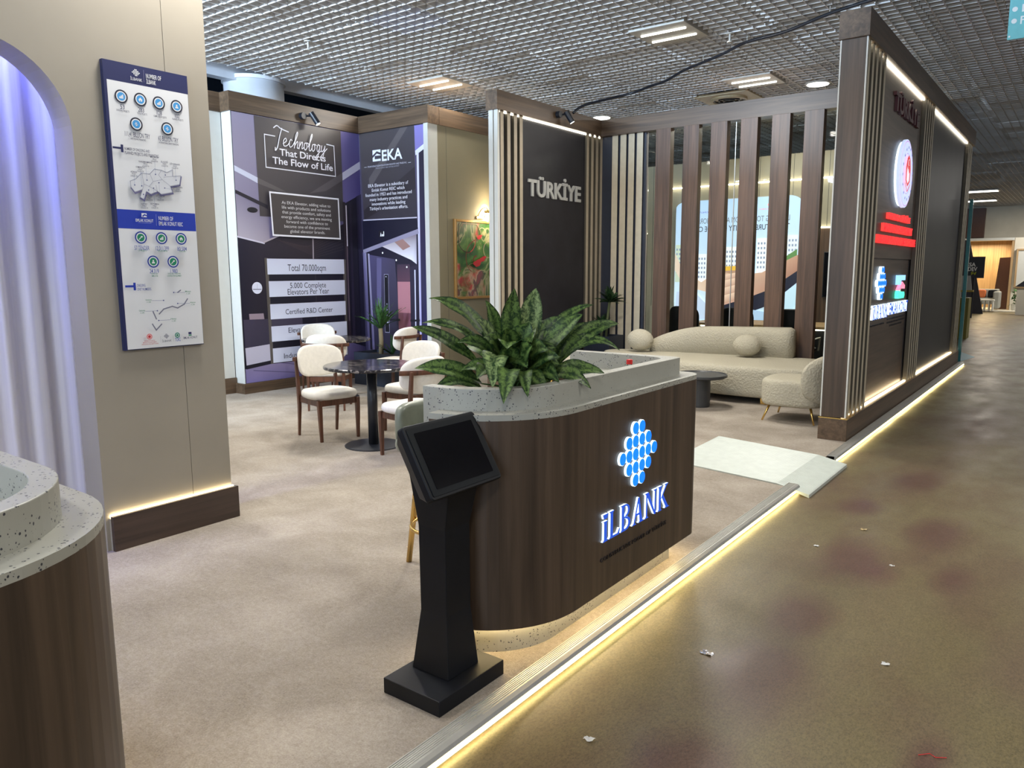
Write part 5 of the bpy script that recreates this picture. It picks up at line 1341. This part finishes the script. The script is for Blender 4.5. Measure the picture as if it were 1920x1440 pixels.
def lounge_chair(label, x, y, rz):
    r = thing('lounge_chair', label, 'chair', (0, 0, 0), .0001, 'cream boucle lounge chairs')
    MB().pad(sellipse(.33, .33, 3.2, 40), .285, .05, lambda u, v, w: (u, v, .17+w), .01).build('seat', BOUC, r, smooth=True)
    def bm_(u, v, w):
        return (-.30+.20*(u/.36)**2-w, u, .46+v)
    MB().pad(sellipse(.36, .27, 2.8, 44), .13, .06, bm_, .01).build('backrest', BOUC, r, smooth=True)
    for sx_ in (-1, 1):
        for sy_ in (-1, 1): MB().tube([(.27*sx_, .27*sy_, 0), (.21*sx_, .21*sy_, .18)], [.009, .014], 10).build('leg', M_GOLD, r, smooth=True)
    r.location = (x, y, 0); r.rotation_euler = (0, 0, rz); return r


lc = lounge_chair('cream boucle lounge chair half hidden by the sign wall end', -2.42, 8.33, PI)
dup(lc, (-5.52, 8.78, 0), 0.1, 'cream boucle lounge chair behind the counter plant, before the dark name panel', 'cream boucle lounge chairs')

ct = thing('coffee_table', 'low round dark grey coffee table on a thick column in the lounge', 'table', (-3.58, 8.47, 0))
M_CT = plain('coffee_table_grey', (.045, .047, .05), .35)
MB().lathe((-3.58, 8.47, 0), [(.001, .345), (.285, .345), (.315, .36), (.315, .385), (.305, .39), (.295, .378), (.001, .378)], 48).build('tabletop', M_CT, ct)
MB().lathe((-3.58, 8.47, 0), [(.001, 0), (.12, 0), (.125, .02), (.125, .346), (.001, .346)], 32).build('column', M_CT, ct, smooth=False)

# painting with brass picture lamp
pa = thing('painting', 'framed swirling green and red abstract painting under a brass lamp', 'painting', (-7.42, 9.0, 1.7))
fy0, fy1, fz0, fz1 = 8.48, 9.75, 1.19, 2.345
b = MB(); fw = .035
for (y0, y1, z0, z1) in ((fy0, fy0+fw, fz0, fz1), (fy1-fw, fy1, fz0, fz1), (fy0+fw, fy1-fw, fz0, fz0+fw), (fy0+fw, fy1-fw, fz1-fw, fz1)):
    MB().box(-7.42, -7.375, y0, y1, z0, z1).build('frame', plain('gilt_frame', (.36, .20, .06), .35, .4), pa, bevel=.004)
m, t, bb = nt('abstract_paint'); v = coords(t, (1, 1, 1))
f = noise(t, v, 1.7, 5, .5, 2.4); g = noise(t, v, 1.6, 4, .5, 1.2)
c1_ = ramp(t, f, [(.30, (.012, .03, .012)), (.42, (.02, .085, .015)), (.52, (.07, .15, .03)), (.57, (.30, .28, .16)), (.61, (.02, .075, .02)), (.75, (.035, .03, .015))])
c2_ = ramp(t, f, [(.32, (.14, .03, .03)), (.45, (.38, .03, .03)), (.54, (.40, .26, .18)), (.60, (.10, .05, .06)), (.72, (.30, .05, .05))])
mi = t.nodes.new('ShaderNodeMix'); mi.data_type = 'RGBA'
t.links.new(ramp(t, g, [(.52, (0, 0, 0)), (.60, (1, 1, 1))]), mi.inputs['Factor']); t.links.new(c1_, mi.inputs['A']); t.links.new(c2_, mi.inputs['B']); t.links.new(mi.outputs['Result'], bb.inputs['Base Color'])
bb.inputs['Roughness'].default_value = .45; bump(t, bb, f, .3, .01)
MB().box(-7.415, -7.392, fy0+fw, fy1-fw, fz0+fw, fz1-fw).build('canvas', m, pa)
P = Print(PX(-7.392)); rp = random.Random(5)
for k in range(12):
    cx, cz = rp.choice([(8.78, 2.08), (8.95, 1.75), (9.25, 1.9), (8.85, 1.48), (9.4, 1.55), (9.08, 2.15)]); r_ = rp.uniform(.07, .32); a0 = rp.uniform(0, 360); sw = rp.uniform(90, 230)
    col = rp.choice([(206, 196, 160), (170, 150, 110), (196, 66, 60), (80, 130, 60), (60, 40, 30), (214, 190, 170), (150, 30, 36)]); col = tuple(int(q*.8) for q in col)
    n_ = 18; pts = []
    for i in range(n_+1):
        aa = math.radians(a0+sw*i/n_); rr = r_*(1-.35*i/n_); pts.append((cx+rr*math.cos(aa), cz+rr*math.sin(aa)))
    pts = [p for p in pts if fy0+.05 < p[0] < fy1-.05 and fz0+.05 < p[1] < fz1-.05]
    if len(pts) > 3: P.line(pts, rp.uniform(.006, .016), col)
for (u, v_, r_) in ((8.98, 1.72, .10), (9.10, 1.78, .07), (9.02, 2.10, .06)): P.poly([(u+r_*math.cos(a)*(1+.3*math.sin(3*a)), v_+r_*.6*math.sin(a+.5)) for a in [2*PI*i/18 for i in range(18)]], (168, 26, 34))
P.build('printed_sheet', INK, pa)  # brush strokes of the painting, not a print
pl_ = thing('picture_lamp', 'brass picture lamp glowing above the abstract painting', 'lamp', (-7.42, 9.15, 2.45))
MB().box(-7.42, -7.395, 9.00, 9.20, 2.37, 2.415).build('wall_plate', M_GOLD, pl_, bevel=.004)
for y in (9.02, 9.18):
    MB().tube(catmull([(-7.40, y, 2.40), (-7.33, y, 2.50), (-7.24, y+.0, 2.53), (-7.20, y, 2.475)], 5), .006, 8).build('arm', M_GOLD, pl_, smooth=True)
MB().tube([(-7.20, 8.96, 2.465), (-7.20, 9.50, 2.465)], .022, 14).build('shade', M_GOLD, pl_, smooth=True)
MB().box(-7.215, -7.185, 8.98, 9.48, 2.434, 2.444).build('tube', L_WHITE, pl_)
area('picture_lamp_light', (-7.22, 9.23, 2.43), .5, 9, (1, .82, .52), (0, math.radians(40), math.radians(0)), .04)
area('picture_lamp_uplight', (-7.26, 9.23, 2.50), .45, 5, (1, .82, .52), (0, math.radians(125), 0), .04)

# glass sheet at the end of the sign wall, things beyond
M_TG = plain('green_glass_edge', (.03, .16, .17), .2)
gs = thing('glass_screen', 'narrow teal edged glass sheet standing at the far end of the sign wall', 'screen', (-1.70, 15.5, 0))
MB().box(-1.722, -1.668, 15.20, 15.23, 0-.05, 2.76).build('edge_profile', M_TG, gs); MB().box(-1.722, -1.668, 15.232, 15.236, -.05, 2.76).build('cover_strip', M_TEAL, gs)

# ------------------------------------------------------------------ far end of the hall
M_HALLW = plain('hall_wall', (.62, .58, .48), .7, sc=2)
wh = struct_root('wall_hall_end')
MB().box(-9.3, 9, 38.25, 38.4, -.05, HC+.3).build('wall_panel', M_HALLW, wh)
MB().box(-5.4, -3.70, 38.0, 38.25, 2.90, 4.12).build('dark_panel', plain('brown_fascia', (.10, .045, .03), .5), wh)
bo_ = thing('exhibition_booth', 'distant wood lined exhibition booth at the end of the aisle', 'booth', (-3.4, 36, 0))
MB().box(-6.0, -2.5, 38.0, 38.05, -.05, 2.75).build('back_wall', W_WARM, bo_); MB().box(-2.52, -2.44, 35.95, 38.0, -.05, 2.79).build('side_wall', W_WARM, bo_)
MB().box(-6.0, -2.44, 35.92, 36.0, 2.70, 2.80).build('fascia', M_WHITE, bo_); MB().box(-6.2, -1.4, 34.9, 38.2, -.05, -.012).build('floor_booth', M_HALLW, kind='structure')
MB().box(-6.0, -2.52, 36.0, 38.0, 2.74, 2.80).build('roof', M_WHITE, bo_); MB().box(-2.43, 1.0, 35.98, 36.05, -.012, 2.8).build('wall_booth_front', M_HALLW, kind='structure')
area('booth_lamp', (-3.6, 36.9, 2.6), 1.4, 130, (1, .80, .50))
bp = thing('brown_partition', 'slanted brown partition inside the distant wood lined booth', 'partition', (-2.8, 36.4, 0)); MB().prism([(-3.06, -.01), (-2.53, -.01), (-2.53, 2.05), (-2.92, 2.03)], 36.4, 36.48, 'y').build('board', plain('partition_brown', (.12, .05, .025), .5), bp)
tri = thing('dark_partition', 'dark slanting display board beside the distant booth', 'partition', (-3.4, 33, 0)); MB().prism([(-3.9, -.05), (-3.03, -.05), (-3.63, 2.65), (-3.9, 2.65)], 33.0, 33.06, 'y').build('board', M_DARKP, tri)
sg = thing('hanging_sign', 'dark square sign reading SADEV 94 near the distant booth', 'sign', (-3.07, 30, 1.65)); MB().box(-3.40, -2.815, 30.0, 30.04, 1.29, 2.0).build('sign_board', plain('sign_slate', (.018, .022, .032), .5), sg)
P = Print(PYm(30.0)); P.text('SA', -3.27, -3.07, 1.68, 1.80, (225, 228, 230), .03); P.text('DEV', -3.29, -3.02, 1.53, 1.65, (225, 228, 230), .03); P.text('94', -3.20, -3.04, 1.39, 1.50, (190, 200, 40), 0, .3); P.build('lettering', INK, sg)
MB().tube([(-3.1, 30.02, -.05), (-3.1, 30.02, 1.3)], .03, 8).build('post', M_BLACK2, sg)
s2 = thing('sofa', 'small distant grey sofa with orange and dark cushions in the booth', 'sofa', (-3.0, 35.4, 0))
M_GS = plain('grey_sofa', (.30, .30, .27), .9)
MB().box(-3.9, -2.80, 35.3, 36.0, .22, .45).build('seat', M_GS, s2, bevel=.04); MB().box(-3.9, -2.80, 35.8, 36.05, .4, .80).build('backrest', M_GS, s2, bevel=.04); MB().box(-2.95, -2.72, 35.25, 36.0, .05, .72).build('arm', M_GS, s2, bevel=.05)
c_ = thing('cushion', 'orange cushion on the distant grey sofa', 'cushion', (-3.25, 35.7, .5)); MB().pad(sellipse(.16, .16, 4), .1, .045, lambda u, v, w: (-3.38+u, 35.78-w, .62+v)).build('cover', plain('orange_fabric', (.6, .16, .05), .9), c_, smooth=True)
c_ = thing('cushion', 'dark cushion on the distant grey sofa', 'cushion', (-3.05, 35.7, .5)); MB().pad(sellipse(.16, .16, 4), .1, .045, lambda u, v, w: (-3.0+u, 35.74-w, .62+v)).build('cover', M_BLACK, c_, smooth=True)
st = thing('side_table', 'low white slatted side table before the distant sofa', 'table', (-3.05, 34.6, 0)); MB().box(-3.30, -2.84, 34.5, 34.9, .38, .42).build('tabletop', M_WHITE, st)
for x in (-3.28, -3.15, -3.0, -2.88): MB().box(x-.02, x+.02, 34.5, 34.9, -.01, .38).build('slat', M_WHITE, st)
wcn = thing('white_counter', 'white counter with a dark screen at the far right edge', 'counter', (-1.6, 33, 0)); MB().box(-2.04, -1.0, 33, 33.6, -.05, .90).build('body', M_HALLW, wcn); MB().box(-2.1, -.95, 32.95, 33.65, .90, .95).build('counter_top', W_WARM, wcn); MB().prism([(-2.12, .95), (-1.4, .95), (-1.4, 1.55)], 33.2, 33.25, 'y').build('screen', M_BLACK2, wcn)
pf_ = thing('framed_picture', 'wood framed pale picture on the distant white wall', 'picture', (-1.9, 35.9, 1.6))
for (x0, x1, z0, z1) in ((-2.34, -2.28, .87, 2.36), (-1.4, -1.34, .87, 2.36), (-2.28, -1.4, .87, .93), (-2.28, -1.4, 2.30, 2.36)): MB().box(x0, x1, 35.90, 35.97, z0, z1).build('frame', W_WARM, pf_)
MB().box(-2.28, -1.4, 35.92, 35.94, .93, 2.30).build('print', M_WHITE, pf_)
iv = thing('ivy_plant', 'trailing green plant beside the distant white counter', 'plant', (-2.2, 35.5, 0)); b = MB(); rr = random.Random(4)
for i in range(70):
    x, y, z = -2.2+rr.gauss(0, .07), 35.5+rr.gauss(0, .07), rr.uniform(.15, .9); leaf_mesh(b, (x, y, z), (x+rr.uniform(-.12, .12), y+rr.uniform(-.12, .12), z-rr.uniform(.02, .12)), .08, .1, rr.uniform(-1, 1), 4)
b.build('foliage', LEAF_Y, iv, kind='stuff'); MB().lathe((-2.2, 35.5, -.01), [(.001, 0), (.12, 0), (.15, .25), (.001, .25)], 16).build('pot', M_WHITE, iv)
ol = thing('display_plinth', 'olive yellow display plinth just beyond the sign wall', 'plinth', (-2.5, 20.9, 0)); MB().box(-2.9, -2.22, 20.9, 21.4, -.05, .92).build('plinth_body', plain('olive_paint', (.22, .19, .03), .5), ol, bevel=.01)
bs_ = thing('brochure_stand', 'pale brochure stand with a yellow foot on the olive plinth', 'stand', (-2.4, 21, .92)); MB().prism([(-2.6, 1.1), (-2.19, 1.1), (-2.24, 1.44), (-2.6, 1.44)], 21.0, 21.03, 'y').build('brochure', M_WHITE, bs_); MB().box(-2.62, -2.16, 20.95, 21.15, 1.06, 1.10).build('shelf', plain('yellow_shelf', (.5, .36, .05), .5), bs_); MB().box(-2.45, -2.40, 21.0, 21.05, .92, 1.06).build('neck', M_ALU, bs_)
bm2 = thing('floor_arrow', 'blue arrow shaped sticker on the aisle floor past the sign wall', 'sticker', (-1.9, 16.7, -.05)); MB().prism([(-2.3, 15.9), (-1.72, 15.8), (-1.60, 16.7), (-2.0, 17.75), (-2.3, 17.4)], -.05, -.047).build('vinyl', plain('blue_vinyl', (.01, .26, .38), .4), bm2)

# litter on the aisle floor
M_PAPER = plain('paper_scrap', (.62, .62, .60), .6); M_FOIL = plain('foil_scrap', (.7, .7, .75), .25, .8)
def scrap(x, y, s, label, mat, name='paper_scrap', cat='litter'):
    rr = random.Random(int(abs(x*1000)+y*77)); n = 5; b = MB()
    v_ = [(x+(i/(n-1)-.5)*s+rr.uniform(-.1, .1)*s, y+(j/(n-1)-.5)*s*.7+rr.uniform(-.1, .1)*s, -.049+rr.uniform(0, .18)*s) for j in range(n) for i in range(n)]
    b.add(v_, [(j*n+i, j*n+i+1, (j+1)*n+i+1, (j+1)*n+i) for j in range(n-1) for i in range(n-1)])
    tag(b.build(name, mat, origin=(x, y, -.05)), label, cat)
scrap(-1.193, 2.99, .05, 'crumpled foil scrap on the concrete beside the counter', M_FOIL, 'foil_scrap')
scrap(-1.283, 2.158, .035, 'flattened pale paper scrap on concrete near the kiosk', M_PAPER)
scrap(-.55, 3.35, .03, 'pale paper flake on open concrete, right of the foil scrap', M_PAPER)
scrap(-1.02, 5.1, .04, 'tan paper scrap on concrete in line with the ramp', plain('tan_scrap', (.4, .30, .15), .7))
scrap(-1.18, 4.62, .03, 'white flake on concrete beside the ramp corner', M_PAPER)
scrap(-.75, 4.55, .025, 'white flake on the reddish concrete stain', M_PAPER)
b = MB(); b.tube([(-.33, 2.75, -.047), (-.30, 2.78, -.046), (-.28, 2.77, -.047), (-.25, 2.79, -.047)], .0015, 5); tag(b.build('red_thread', M_RED), 'short red thread lying on the concrete aisle', 'litter')
